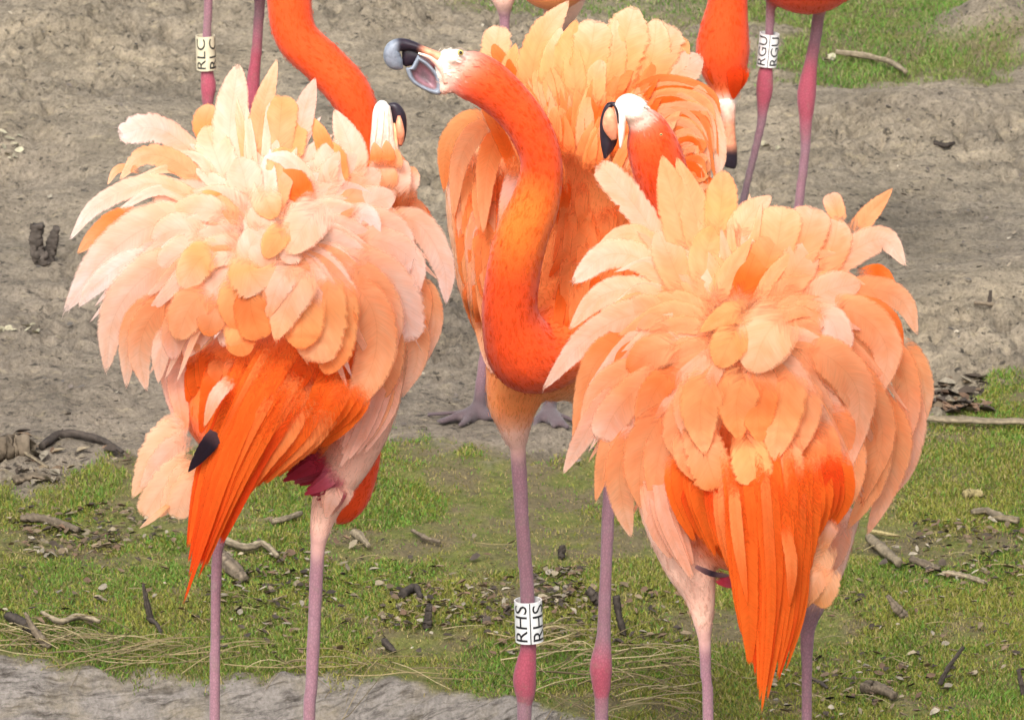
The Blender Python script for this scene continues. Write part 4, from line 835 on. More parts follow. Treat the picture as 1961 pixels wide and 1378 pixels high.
D.feathers([
 ([(1300, 540), (1228, 410), (1146, 312)], 60, 'PE>PK>CR', 2, 'b', dict(fringe=2.2, rag=1.8)),
 ([(1325, 530), (1295, 400), (1268, 296)], 74, 'PE>PE>PE', 2.5, 'p'), ([(1350, 530), (1332, 410), (1296, 300)], 66, 'PE>PE>PE', 2, 'p'),
 ([(1368, 510), (1380, 400), (1386, 325)], 66, 'PE>AM>PE', 2.2, 'r'), ([(1400, 490), (1430, 420), (1478, 374)], 62, 'PE>YC>CR', 1.5, 'p'),
 ([(1470, 560), (1490, 460), (1500, 394)], 84, 'OP>PE>YC', 3, 'b'), ([(1500, 560), (1540, 460), (1560, 396)], 84, 'PE>PE>CR', 2.6, 'b'),
 ([(1530, 580), (1590, 480), (1606, 416)], 74, 'PE>PE>CR', 2.4, 'r'), ([(1612, 450), (1602, 405), (1588, 370)], 40, 'PE>PE>PK', 1.4, 'b'),
 ([(1605, 480), (1660, 415), (1710, 360)], 40, 'OP>PE>PE', .8, 'p'),
 ([(1530, 570), (1620, 490), (1692, 458), (1735, 510)], 62, 'PE>CR>WH', 3, 'p', dict(fringe=1.8)), ([(1600, 545), (1680, 518), (1716, 565)], 28, 'OP>OR>OP', .5, 'r'),
 ([(1550, 600), (1650, 555), (1725, 575), (1758, 642)], 58, 'OP>PE>CR', 2, 'p'), ([(1560, 600), (1650, 580), (1705, 610), (1728, 670)], 34, 'OP>OP>OR', 1, 'r'),
 ([(1690, 640), (1745, 680), (1770, 750), (1762, 830)], 48, 'OP>PE>CR', .5, 'p'), ([(1660, 640), (1720, 690), (1740, 780), (1725, 880)], 60, 'OP>PE>PK', 1, 'p'),
 ([(1535, 600), (1590, 612), (1612, 678)], 64, 'PE>WH>WH', 7, 'b', dict(fringe=1.6)),
 ([(1560, 600), (1640, 600), (1698, 665), (1682, 765)], 78, 'PE>PE>CR', 5, 'p', dict(fringe=2)), ([(1520, 670), (1590, 685), (1645, 760), (1625, 905)], 84, 'PE>PE>CR', 6, 'p', dict(fringe=2.2)),
 ([(1560, 690), (1640, 720), (1690, 830), (1650, 970)], 66, 'OP>PE>PE', 4, 'p', dict(fringe=1.6)),
 ([(1690, 700), (1748, 780), (1738, 880), (1712, 948)], 52, 'PE>PK>PK', 0, 'p'), ([(1650, 720), (1715, 820), (1702, 920), (1660, 1026)], 62, 'OP>PE>PK', 1.4, 'p'),
 ([(1600, 720), (1672, 820), (1672, 920), (1622, 1015)], 62, 'OP>PE>PE', 2.4, 'p'), ([(1560, 740), (1622, 840), (1625, 930), (1588, 1005)], 64, 'OP>PE>PE', 3.4, 'p'),
 ([(1530, 760), (1580, 850), (1575, 930), (1545, 985)], 64, 'PE>OP>PE', 4, 'p', dict(fringe=1.5)),
 ([(1335, 565), (1245, 465), (1190, 450), (1131, 487)], 44, 'PE>YC>CR', 2, 'p'), ([(1335, 600), (1240, 505), (1165, 488), (1095, 542)], 60, 'PE>CR>WH', 3, 'r', dict(fringe=1.6)),
 ([(1335, 620), (1225, 560), (1150, 568), (1088, 632)], 62, 'PE>CR>CR', 3.5, 'p'), ([(1340, 645), (1225, 602), (1125, 648), (1037, 748)], 66, 'PE>CR>WH', 4.2, 'p', dict(fringe=1.6)),
 ([(1310, 655), (1205, 655), (1135, 705), (1096, 855)], 66, 'OR>OP>PE', 2, 'p'), ([(1310, 690), (1230, 700), (1150, 745), (1110, 830)], 60, 'OP>PE>CR', 3, 'p'),
 ([(1240, 720), (1165, 768), (1115, 840), (1078, 908)], 48, 'PE>PK>WH', 2.6, 'p'), ([(1320, 670), (1230, 735), (1178, 790), (1153, 844)], 72, 'PE>PE>WH', 5, 'b', dict(fringe=1.8)),
 ([(1220, 760), (1168, 850), (1140, 962)], 44, 'OP>PE>PE', 1.5, 'p'), ([(1245, 780), (1190, 880), (1192, 960), (1209, 1030)], 60, 'OP>PE>CR', 2.2, 'p', dict(fringe=1.6)),
 ([(1310, 740), (1245, 830), (1226, 900), (1228, 976)], 80, 'OP>PE>PE', 4, 'p'), ([(1310, 780), (1265, 860), (1250, 970)], 66, 'OP>PE>PE', 3, 'p'), ([(1330, 690), (1260, 740), (1225, 830)], 60, 'OP>OP>PE', 4.5, 'r'),
 ([(1385, 680), (1342, 770), (1350, 872)], 86, 'PE>AM>PE', 7, 'p', dict(fringe=1.5)), ([(1360, 690), (1320, 770), (1318, 850)], 66, 'PE>PE>CR', 6.5, 'p'), ([(1450, 670), (1412, 760), (1415, 845)], 86, 'AM>AM>OP', 6, 'p'), ([(1470, 680), (1452, 770), (1455, 850)], 80, 'AM>OP>OP', 5.8, 'p'),
 ([(1515, 670), (1495, 780), (1483, 884)], 96, 'PE>AM>PE', 6.6, 'p', dict(fringe=1.6)), ([(1540, 690), (1535, 790), (1520, 880)], 80, 'PE>PE>PE', 6.2, 'p'), ([(1320, 760), (1345, 850), (1375, 938)], 84, 'OP>PE>OP', 4, 'b', dict(rag=1.6)), ([(1340, 790), (1320, 860), (1335, 925)], 70, 'PE>PE>OP', 4.2, 'p'),
 ([(1425, 790), (1435, 870), (1450, 926)], 80, 'OP>AM>AM', 4.4, 'b'), ([(1505, 780), (1500, 870), (1505, 934)], 84, 'PE>PE>OP', 4, 'b', dict(rag=1.6)), ([(1530, 780), (1550, 870), (1545, 930)], 76, 'PE>OP>PE', 4.2, 'p'), ([(1350, 720), (1310, 800), (1300, 880)], 80, 'PE>PE>PE', 5, 'r'),
 ([(1490, 610), (1405, 598), (1338, 636)], 50, 'PE>AM>AM', 9, 'p', dict(base_fade=.75)), ([(1560, 550), (1475, 630), (1437, 714)], 118, 'PE>YC>YC', 8.5, 'r', dict(base_fade=.8)),
 ([(1450, 570), (1405, 640), (1375, 705)], 76, 'PE>AM>AM', 7.5, 'r', dict(base_fade=.8)),
 ([(1400, 610), (1430, 530), (1448, 478)], 74, 'OR>OR>OP', 5, 'r'), ([(1352, 610), (1392, 530), (1440, 455)], 46, 'PE>PE>PE', 6.5, 'p'),
 ([(1360, 600), (1350, 500), (1370, 430)], 70, 'PE>PE>AM', 4, 'r'), ([(1330, 610), (1290, 510), (1260, 440)], 70, 'PE>PE>CR', 4.2, 'r'), ([(1480, 600), (1520, 520), (1560, 470)], 80, 'PE>PE>CR', 4.2, 'r'), ([(1440, 590), (1470, 500), (1490, 450)], 84, 'OP>OP>PE', 3.8, 'r'),
 ([(1510, 610), (1580, 560), (1650, 540)], 72, 'PE>CR>CR', 4.5, 'r'), ([(1330, 640), (1250, 600), (1190, 600)], 74, 'PE>PE>CR', 5, 'r'), ([(1350, 660), (1260, 670), (1200, 710)], 70, 'PE>PE>OP', 5.5, 'r', ),
])
radial(D, 28, 1415, 640, 20, [(0, 270), (45, 240), (90, 220), (135, 230), (180, 260), (225, 250), (270, 190), (315, 280)], 38, ['PE>PE>CR', 'PE>PE>PE', 'PE>PE>PK', 'PE>CR>CR'], (3, 5), -80, 260, seed=13, sh='p', lo=.85, base_fade=.7)
radial(D, 46, 1415, 640, 90, [(0, 345), (30, 330), (60, 300), (90, 290), (120, 330), (150, 320), (180, 330), (215, 380), (240, 360), (300, 370), (330, 370)], 24, ['PE>CR>WH', 'PE>PE>CR', 'PE>PK>CR', 'OP>PE>CR'], (-1, 3.5), -58, 240, seed=22, sh='p', lo=.84, droop=.30, fringe=1.0)
for i in range(60):
    f = rng.random(); u = rng.random(); x0 = 1300+290*u; y0 = 850+150*f; L_ = rng.uniform(80, 140); dx = .25*(.5-u)
    if ((x0+dx*L_-1445)/165)**2+((y0+L_*.9-930)/175)**2 > 1.02: continue
    ed = abs(u-.5)*2; z0 = -.075+.07*ed**2
    D.feather([(x0, y0), (x0+dx*L_*.3, y0+L_*.5), (x0+dx*L_, y0+L_*.95)], rng.uniform(30, 52), ['OR>OR>OR', 'OP>OR>OR', 'RO>OR>OR', 'OR>OR>OP'][rng.integers(4)], 1.5*(1-f), 'p', doff='surf', base_fade=.6, soft=1.8, roll=rng.normal(0, .05), cup=.02, fringe=.3)
D.bundle([(1455, 790), (1470, 950), (1480, 1130), (1470, 1270), (1454, 1402)], 165, 28, ['OR>OR>OR', 'OR>OR>OR', 'OR>OR>RO', 'OP>OR>OR'], 5, [-.085, -.11, -.10, -.09, -.08], fade=260, spread=(1.1, .80, .14))
D.bundle([(1500, 820), (1505, 980), (1500, 1150), (1487, 1298)], 110, 8, ['OR>OR>OR', 'OP>OR>OR', 'OP>OP>OR'], 4, [-.085, -.105, -.095, -.075], fade=260, spread=(1, .8, .25))
D.bundle([(1430, 820), (1430, 1000), (1434, 1180), (1436, 1295)], 60, 5, ['OP>OR>OR', 'OR>OR>OR'], 4, [-.085, -.105, -.095, -.075], fade=260, spread=(1.2, .9, .3))
D.bundle([(1530, 820), (1566, 950), (1540, 1075)], 120, 9, ['OR>OR>OR', 'OP>OR>OR', 'OR>RO>OR'], 5, [-.085, -.09, -.07], fade=260, spread=(.9, .95, .4))
D.bundle([(1405, 820), (1395, 980), (1410, 1140)], 80, 7, ['OR>RO>OR', 'PE>OP>OR', 'OR>OR>OR'], 4, [-.085, -.095, -.085], fade=260, spread=(1, .9, .4))
D.feathers([
 ([(1402, 890), (1412, 1020), (1432, 1160)], 26, 'OP>OP>OR', 6.6, 'p', dict(doff=[-.10, -.11, -.10], base_fade=.5)), ([(1490, 960), (1515, 1070), (1512, 1165)], 26, 'OR>OP>OR', 7, 'p', dict(doff=[-.11, -.11, -.09], base_fade=.6)),
 ([(1600, 1000), (1568, 1080), (1528, 1145)], 56, 'PE>YC>YC', 4, 'r', dict(doff=[-.07, -.07, -.06], rag=1.5)), ([(1585, 1050), (1550, 1105), (1516, 1168)], 54, 'AM>YC>AM', 5, 'b', dict(doff=[-.075, -.075, -.06], rag=1.6)),
 ([(1590, 1060), (1565, 1110), (1538, 1168)], 46, 'PE>YC>AM', 5.3, 'p', dict(doff=[-.075, -.075, -.06], rag=1.6)),
 ([(1598, 1060), (1588, 1115), (1562, 1160)], 50, 'PE>YC>AM', 5.5, 'b', dict(doff=[-.075, -.075, -.06], rag=1.6)), ([(1610, 985), (1585, 1010), (1575, 1060)], 46, 'PE>PK>AM', 4.6, 'p', dict(doff=[-.07, -.07, -.06])),
 ([(1328, 1082), (1364, 1098), (1410, 1103)], 12, 'DK>BK>DK', 2, 'p', dict(doff=[-.045, -.05, -.05], fringe=.3, base_fade=.1)), ([(1350, 1090), (1385, 1110), (1410, 1125)], 26, 'CM>CM>LR', 1, 'p', dict(doff=[-.045, -.05, -.05])),
 ([(1620, 960), (1610, 1040), (1592, 1100)], 40, 'PK>PK>PK', 0, 'p', dict(doff=[.0, .0, .01])),
])
D.bundle([(1340, 820), (1338, 950), (1376, 1085)], 100, 9, ['OR>OR>OR', 'OR>RO>OR', 'OP>OR>OR'], 1.5, [-.07, -.07, -.045], fade=160, spread=(1, .9, .5))
D.bundle([(1250, 860), (1274, 990), (1335, 1130)], 58, 7, ['PE>TH>TH', 'TH>TH>TH', 'PE>TH>TH'], 1, [-.02, -.035, -.03], spread=(.9, 1, .5), shape='r')

# ================================================================== birds behind
def side_bird(b, px, py, rx, ry, col='RO'):
    b.blob(px, py, .05, rx, ry, .12, col, (1, .2))
E = Bird('deep orange flamingo standing back left with yellowed leg ring and hanging neck', 11.5, (*P(440, 620, 11.5)[:2], 0.0), [(440, -180, 190, 150, .1)])
side_bird(E, 440, -190, 190, 140); E.blob(290, -170, .08, 130, 80, .08, 'OP', (-1, .4))
zE = float(gz(*P(395, 600, 11.5)[:2])); gE = to_ground(E, 400, 600, 0, zE); E.root.location.z = zE
E.tube([(400, -150, .05, 60), (400, -80, .02, 30), (400, -40, .0, 13)], 'RO>TH>LP')
E.leg([(400, -50, .0, 12), (399, 10, .0, 9), (396, 70, .0, 10), (396, 130, .0, 12), (399, 165, .0, 15.5), (398, 195, .0, 12), (398, 260, .0, 9), (400, gE, .0, 8)], 'LP>LP>LP>LR>LR>LP>MV')
E.tube([(490, -150, .10, 60), (500, -80, .09, 30), (499, -20, .08, 13)], 'RO>TH>LP')
E.leg([(499, -40, .08, 14), (496, 30, .08, 11), (490, 110, .08, 11.5), (484, 160, .08, 14), (482, 195, .08, 15), (480, 230, .08, 11), (478, gE-25, .08, 8)], 'LP>LP>LR>LR>LR>LP>MV')
E.tube([(560, -250, .04, 70), (590, -160, .0, 55), (560, -70, -.02, 46), (554, 0, -.03, 43), (568, 70, -.04, 42), (620, 122, -.05, 42), (668, 175, -.06, 42), (694, 235, -.06, 36), (700, 300, -.06, 30), (695, 380, -.06, 34), (690, 430, -.06, 26)], 'RO>RO>RO>RO>RO>RO>RO>RO>RO>FW', flow=1)
E.skin(fuzz=16000, voxel=.0042)
E.loft('upper_bill', [(690, 430, -.06, 22, 20), (684, 470, -.06, 16, 15), (672, 500, -.06, 12, 12), (655, 520, -.06, 3, 3)], 'FW>PE>BK>BK')
E.loft('lower_bill', [(676, 440, -.06, 12, 16), (664, 470, -.06, 12, 13), (656, 500, -.06, 8, 9), (652, 518, -.06, 2, 2)], 'PE>PE>BK>BK')
E.eye(700, 400, -.085, 5)
E.band((393, 68), (395, 133), .0, 18.5, 'RLC', M_BAND_OLD, seam=False, turn=.12)

G = Bird('flamingo far behind the middle bird, only its feet and thighs showing', 11.3, (*P(980, 800, 11.3)[:2], 0.0), [(1010, -180, 190, 150, .1)])
fl = gpt(918, 800); zG = float(fl[2]); G.d = float(fl[1]); G.root.location = (float(fl[0]), G.d, zG); gG = to_ground(G, 918, 800, 0, zG+.006)
side_bird(G, 1010, -190, 190, 150, 'OP'); G.blob(1060, -60, .02, 80, 80, .06, 'OP', (0, 1))
G.tube([(950, -120, .04, 60), (962, -20, .0, 30), (966, 25, .0, 13), (966, 60, .0, 10)], 'TH>TH>LP>LP')
G.leg([(966, 40, .0, 11), (968, 200, .0, 9), (962, 330, .0, 15), (950, 500, .0, 9), (925, 700, .0, 11), (918, 780, .0, 15), (912, gG-6, .0, 15)], 'LP>LP>LR>LP>FT>FT', foot_dir=(-.75, -.6))
G.tube([(1080, -80, .10, 60), (1078, 0, .08, 42), (1060, 60, .08, 20), (1058, 120, .08, 10)], 'TH>TH>LP>LP')
G.leg([(1058, 110, .08, 10), (1060, 330, .08, 15), (1058, 500, .06, 9), (1055, 700, .0, 11), (1053, 780, .0, 14), (1050, gG-4, .0, 14)], 'LP>LR>LP>FT>FT', foot_dir=(.25, -1))
G.tube([(890, -230, .03, 60), (840, -330, .0, 46), (850, -430, .0, 42), (900, -520, .0, 40), (880, -600, .0, 44), (830, -600, .0, 34)], 'TH>OP>OP>OP>OP>FW')
for px0, toes in ((912, [(842, 814), (885, 818), (960, 808)]), (1050, [(1022, 812), (1062, 822), (1088, 824)])):
    b0 = P(px0, gG-8, G.d)
    for tx, ty in toes:
        e0 = gpt(tx, ty); e0[2] += .004; G._rod(b0, e0, .010, .005)
        m0 = gpt((tx+px0)/2, (ty+gG)/2+4); m0[2] += .002; G._rod(b0, m0, .012, .008)
G.skin(fuzz=1500, voxel=.0042)
G.loft('upper_bill', [(832, -602, 0, 24, 18), (800, -596, 0, 18, 14), (775, -575, 0, 14, 12), (765, -545, 0, 3, 3)], 'FW>PE>BK>BK'); G.loft('lower_bill', [(825, -582, 0, 12, 14), (798, -575, 0, 12, 12), (778, -556, 0, 9, 9), (768, -540, 0, 2, 2)], 'PE>PE>BK>BK'); G.eye(852, -612, -.03, 5)

H = Bird('red orange flamingo back right reaching its head down, leg ring RGU', 11.9, (*P(1500, 620, 11.9)[:2], 0.0), [(1500, -180, 190, 150, .1)])
zH = float(gz(*P(1430, 590, 11.9)[:2])); gH = to_ground(H, 1430, 590, 0, zH); H.root.location.z = zH
H.blob(1548, -120, .0, 130, 146, .12, 'RO', (0, 1)); H.blob(1560, -170, .12, 170, 140, .14, 'OP', (1, .3))
H.tube([(1490, -100, .0, 40), (1480, -40, .0, 22), (1476, 0, .0, 10)], 'RO>TH>LP')
H.leg([(1476, -20, .0, 10), (1474, 50, .0, 9.5), (1470, 110, .0, 10.5), (1466, 140, .0, 15), (1464, 172, .0, 17), (1461, 205, .0, 12), (1455, 250, .0, 9), (1420, 400, .0, 8), (1385, gH, .0, 8)], 'LP>LP>LR>LR>LR>LP>MV>MV')
H.tube([(1575, -60, .04, 46), (1572, 0, .04, 20), (1567, 30, .04, 12)], 'RO>TH>LP')
H.leg([(1570, 10, .04, 13), (1562, 70, .04, 12), (1553, 120, .04, 13.5), (1546, 165, .04, 18), (1544, 195, .04, 18), (1543, 235, .04, 13), (1541, 300, .04, 10), (1530, 390, .04, 10), (1510, gH, .04, 9)], 'LP>LP>LR>LR>LR>LP>LP>MV')
H.tube([(1470, -230, .0, 70), (1420, -160, -.03, 48), (1396, -70, -.05, 36), (1394, 0, -.05, 38), (1388, 50, -.05, 46), (1384, 95, -.05, 52), (1386, 130, -.05, 46), (1389, 160, -.05, 34), (1391, 185, -.05, 26)], 'RO>RO>RO>RO>RO>RO>RO>OR>FW', flow=1)
H.blob(1391, 190, -.05, 22, 24, .02, 'FW', (0, 1)); H.skin(fuzz=14000, voxel=.0042)
H.loft('upper_bill', [(1391, 190, -.055, 20, 20), (1394, 215, -.06, 15, 16), (1396, 245, -.06, 12, 13), (1398, 272, -.06, 12, 12), (1399, 296, -.06, 13, 10), (1398, 316, -.06, 13, 7), (1397, 322, -.06, 8, 3)], 'FW>TH>BL>BL>BK>BK>BK')
H.loft('lower_bill', [(1392, 195, -.03, 14, 14), (1395, 240, -.035, 10, 11), (1396, 285, -.04, 10, 9), (1396, 314, -.045, 7, 5)], 'FW>OP>BK>BK')
H.feathers([([(1405, 100), (1408, 150), (1404, 192)], 34, 'RO>RO>RO', 0, 'p', dict(doff=[-.085, -.085, -.075], fringe=.6, nmix=0)), ([(1425, 110), (1420, 145), (1408, 182)], 30, 'RO>RO>RO', 0, 'p', dict(doff=[-.08, -.075, -.07], fringe=.6, nmix=0)), ([(1362, 110), (1368, 140), (1372, 168)], 30, 'RO>RO>OR', 0, 'p', dict(doff=[-.08, -.075, -.07], fringe=.6, nmix=0))])
H.eye(1420, 150, -.07, 4)
H.band((1474, 64), (1468, 126), .0, 19, 'RGU', M_BAND, turn=-.05)

# ------------------------------------------------------------------ sticks, stumps and litter
WOOD = dict(s=(.085, .07, .058), d=(.05, .04, .033), m=(.14, .11, .077), p=(.185, .150, .10), y=(.25, .205, .095))
def stick(pts, r, tone, label, cat='stick', name='stick', lift=0.0, heights=None, knots=1.0):
    """pts: photo positions of points on the ground (or standing above the first point by heights, metres)"""
    r_ = np.random.default_rng(abs(hash((pts[0][0], pts[0][1]))) % 99991)
    W = []
    for i, (a, b) in enumerate(pts):
        if heights and heights[i] > 0:
            p0 = gpt(*pts[0]); q = P(a, b, p0[1]); W.append(q)
        else:
            q = gpt(a, b); q[2] += lift; W.append(q)
    k = kpx(W[0][1]); n = 26; c = catmull(np.array(W), n); m = 11; rad = np.interp(np.linspace(0, 1, n), np.linspace(0, 1, len(r)), r)*k
    nz = .8*np.convolve(r_.normal(size=n+6), [.2, .25, .3, .35, .3, .25, .2], 'valid'); rad = rad*(1+.14*knots*nz); c = c+r_.normal(0, .05, c.shape)*rad[:, None]; T = np.gradient(c, axis=0); T /= np.linalg.norm(T, axis=1, keepdims=True)+1e-9
    V = []; colm = 1+.07*r_.normal(size=m); colc = r_.uniform(.55, 1.4, m)
    for i in range(n):
        u = np.cross(T[i], [.1, .9, .3]); u /= np.linalg.norm(u)+1e-9; v = np.cross(T[i], u); th = np.arange(m)*2*np.pi/m; rr = rad[i]*(colm+.09*knots*r_.normal(size=m))
        V.append(c[i]+rr[:, None]*(np.cos(th)[:, None]*u+np.sin(th)[:, None]*v))
    V = np.concatenate(V+[c[:1], c[-1:]]); o0 = np.array(V[n*m]); 
    Fc = [(a*m+j, a*m+(j+1) % m, (a+1)*m+(j+1) % m, (a+1)*m+j) for a in range(n-1) for j in range(m)]
    Fc += [(n*m, (j+1) % m, j) for j in range(m)]+[(n*m+1, (n-1)*m+j, (n-1)*m+(j+1) % m) for j in range(m)]
    col = np.array(WOOD[tone])*r_.uniform(.75, 1.25, (len(V), 1))*np.concatenate([np.tile(colc, n), [.6, .6]])[:, None]
    o = link(name, mesh_np(name, V-o0, Fc, col), M_WOOD); o.location = o0
    return tag(o, label, cat)
stick([(82, 505), (70, 470), (72, 428)], [17, 15, 13], 's', 'dark rotten stump rising from the mud at the left edge', 'stump', 'stump', heights=[0, 1, 1])
stick([(92, 500), (98, 470), (108, 436)], [12, 11, 7], 's', 'slanting dark stub beside the rotten stump in the mud', 'stump', 'stump', heights=[0, 1, 1])
stick([(-30, 880), (20, 866), (56, 868)], [22, 24, 21], 'm', 'round cut log end lying in the mud at the left edge', 'log', 'log', lift=.01)
stick([(40, 868), (58, 880), (92, 902)], [4, 4, 3], 'p', 'pale thin twig beside the cut log end', 'twig', 'twig', lift=.006)
stick([(28, 925), (60, 918), (112, 922)], [9, 8, 5], 'm', 'grey brown bark piece at the edge of grass and mud, left', lift=.004)
stick([(80, 862), (120, 838), (190, 848), (235, 872)], [7, 8, 7, 4], 'd', 'dark crooked root in the mud above the left grass', 'root', 'root', lift=.006)
stick([(40, 1000), (85, 1002), (150, 1022)], [8, 9, 6], 'm', 'mossy brown branch lying in the grass on the far left', lift=.006)
stick([(428, 1042), (470, 1058), (505, 1052), (532, 1075)], [7, 8, 7, 5], 'p', 'wavy pale stick beside the left bird and its thin leg', lift=.008)
stick([(425, 1075), (445, 1095), (468, 1116)], [14, 15, 9], 'm', 'short thick wood chunk behind the left leg of the left bird', 'wood chunk', 'wood_chunk', lift=.006)
stick([(290, 1190), (280, 1150), (274, 1118)], [7, 6, 3], 'd', 'dark stick standing upright in the grass below the orange tail', heights=[0, 1, 1])
stick([(284, 1188), (300, 1200), (308, 1216)], [4, 4, 3], 'd', 'thin dark twig lying at the foot of the upright stick', 'twig', 'twig', lift=.004)
stick([(92, 1238), (65, 1205), (48, 1172)], [8, 7, 3], 'm', 'leaning broken root at the lower left bank', 'root', 'root', heights=[0, 1, 1])
stick([(15, 1190), (45, 1205), (80, 1232)], [10, 10, 6], 'd', 'dark buried root beside the leaning broken root', 'root', 'root', lift=.008)
stick([(80, 1188), (115, 1206), (150, 1196), (192, 1206)], [4, 6, 6, 4], 'p', 'pale curved root lying on the lower left grass', 'root', 'root', lift=.012)
stick([(522, 1006), (548, 1000), (576, 990)], [5, 7, 5], 'p', 'short pale stick left of the striding thigh of the left bird', lift=.006)
stick([(676, 1026), (692, 1036), (706, 1052)], [8, 8, 4], 'p', 'stubby pale stick right of the left bird and its right leg', lift=.006)
stick([(790, 1022), (815, 1036), (842, 1044)], [4, 4, 3], 'm', 'thin brown twig in green grass between left and middle birds', 'twig', 'twig', lift=.005)
stick([(818, 1200), (820, 1180), (822, 1158)], [7, 7, 6], 'd', 'small upright dark stub in the grass left of the leg ring', 'stub', 'stub', heights=[0, 1, 1])
stick([(770, 1146), (795, 1132), (806, 1150)], [9, 8, 5], 'd', 'dark crumpled wood piece behind the small upright stub', lift=.006)
stick([(735, 1235), (745, 1245), (756, 1254)], [6, 7, 4], 'd', 'black wood bit in the grass below the upright stub', lift=.006)
stick([(1158, 1160), (1140, 1145), (1126, 1128)], [10, 10, 8], 'd', 'dark broken stub left of the middle bird and its far leg', 'stub', 'stub', heights=[0, 1, 1])
stick([(1196, 1214), (1186, 1180), (1180, 1140)], [6, 7, 8], 'd', 'upright brown stub right of the middle bird and its far leg', 'stub', 'stub', heights=[0, 1, 1])
stick([(1075, 1066), (1076, 1056), (1077, 1044)], [7, 8, 6], 'd', 'tiny dark stub in green grass between the middle legs', 'stub', 'stub', heights=[0, 1, 1])
stick([(1846, 954), (1862, 951), (1880, 953)], [7, 8, 7], 'y', 'short yellowish cut stick in the grass on the right', lift=.006)
stick([(1664, 1042), (1690, 1064), (1722, 1090)], [8, 10, 8], 'p', 'thick pale branch lying diagonally right of the right bird', 'branch', 'branch', lift=.01)
stick([(1668, 1024), (1690, 1028), (1722, 1034)], [4, 5, 3], 'y', 'thin tan stick just above the thick pale branch', lift=.006)
stick([(1745, 1078), (1775, 1088), (1800, 1096)], [7, 8, 4], 'm', 'brown bark strip right of the thick pale branch', lift=.006)
stick([(1805, 1104), (1845, 1110), (1888, 1124)], [5, 6, 4], 'p', 'long tan stick on the grass at the far right', lift=.006)
stick([(1862, 990), (1890, 988), (1915, 1000), (1950, 1006)], [5, 7, 8, 7], 'p', 'grey weathered branch below the yellowish cut stick', 'branch', 'branch', lift=.008)
stick([(1800, 1310), (1815, 1280), (1845, 1238)], [5, 5, 4], 'd', 'thin dark twig leaning upright in the lower right grass', 'twig', 'twig', heights=[0, 1, 1])
stick([(1960, 1330), (1955, 1305), (1950, 1282)], [5, 5, 4], 'd', 'dark twig standing at the lower right edge', 'twig', 'twig', heights=[0, 1, 1])
stick([(1735, 1182), (1715, 1160), (1700, 1140)], [9, 8, 4], 'm', 'brown broken stub slanting in grass right of the right bird', 'stub', 'stub', heights=[0, 1, 1])
stick([(1552, 1302), (1570, 1312), (1585, 1322)], [3, 4, 3], 'd', 'short black twig right of the right leg of the right bird', 'twig', 'twig', lift=.004)
stick([(1655, 1330), (1675, 1326), (1712, 1342)], [12, 14, 8], 'm', 'brown clump of rotten wood in the lower right grass', 'wood chunk', 'wood_chunk', lift=.008)
stick([(1600, 112), (1660, 120), (1705, 132), (1735, 150)], [4, 6, 6, 4], 'p', 'long bent branch lying on the far grass, top right', 'branch', 'branch', lift=.012)
stick([(1770, 812), (1830, 816), (1960, 820), (2040, 826)], [6, 7, 6, 6], 'p', 'long thin pole lying across the grass edge, right', 'pole', 'pole', lift=.01)
stick([(1866, 584), (1890, 586), (1910, 590)], [3, 4, 3], 'm', 'flat twig on the bare mud, right of the right bird', 'twig', 'twig', lift=.004)
stick([(1894, 586), (1896, 570), (1897, 556)], [3, 4, 3], 'd', 'tiny upright twig on the bare mud, far right', 'twig', 'twig', heights=[0, 1, 1])
stick([(1790, 250), (1810, 246), (1828, 252)], [4, 5, 3], 'd', 'dark chip at the foot of the dirt mound, top right', 'wood chip', 'wood_chip', lift=.003)

def litter(name, spots, n, size, pal, seed, label, spread=1.0):
    r_ = np.random.default_rng(seed); V = []; Q = []; CLs = []
    for _ in range(n):
        px, py, sx, sy = spots[r_.integers(len(spots))]
        p = gpt(px+r_.uniform(-1, 1)*sx, py+r_.uniform(-1, 1)*sy); s_ = size*r_.uniform(.4, 1.3); a = r_.uniform(0, 6.28); asp = r_.uniform(.35, .8)
        c = np.array(pal[r_.integers(len(pal))])*r_.uniform(.7, 1.3); u = np.array([math.cos(a), math.sin(a), r_.normal(0, .25)]); v = np.array([-math.sin(a), math.cos(a), r_.normal(0, .35)])*asp
        cu = r_.uniform(.1, .5); b = len(V)
        for f, g, hgt in ((-1, 0, .1), (-.4, -.8, cu), (-.4, .8, cu), (-.35, 0, .0), (.35, -.7, cu*.8), (.35, .7, cu*.9), (.4, 0, .05), (1, .1, cu*.5)):
            V.append(p+s_*(u*f+v*g)+np.array([0, 0, s_*hgt+.004])); CLs.append(c*r_.uniform(.85, 1.15))
        Q += [(b, b+1, b+3), (b, b+3, b+2), (b+1, b+4, b+6), (b+1, b+6, b+3), (b+3, b+6, b+5), (b+3, b+5, b+2), (b+4, b+7, b+6), (b+6, b+7, b+5)]
    o = link(name, mesh_np(name, np.array(V), (np.zeros((0, 4), int), np.array(Q)), np.array(CLs), smooth=False), M_LEAF); o['kind'] = 'stuff'; o['label'] = label
LP_ = [(.13, .09, .058), (.16, .12, .075), (.20, .165, .11), (.05, .038, .028), (.23, .20, .15), (.12, .075, .048), (.045, .035, .028)]
litter('leaf_litter', [(300, 1090, 300, 110), (760, 1120, 260, 90), (700, 1200, 300, 60), (180, 1010, 160, 40), (520, 1110, 120, 50), (1180, 1180, 140, 60), (1750, 1180, 210, 130), (1650, 1320, 180, 60), (1850, 1050, 110, 60), (860, 1160, 130, 40), (1060, 1130, 60, 40), (140, 1040, 90, 30)], 1900, .0066, LP_, 71, 'dead brown leaves scattered through the short grass')
litter('leaf_litter', [(1820, 755, 62, 34), (1800, 775, 50, 20), (1850, 780, 40, 12)], 120, .014, LP_, 72, 'heap of dead leaves and bark at the edge of the right grass')
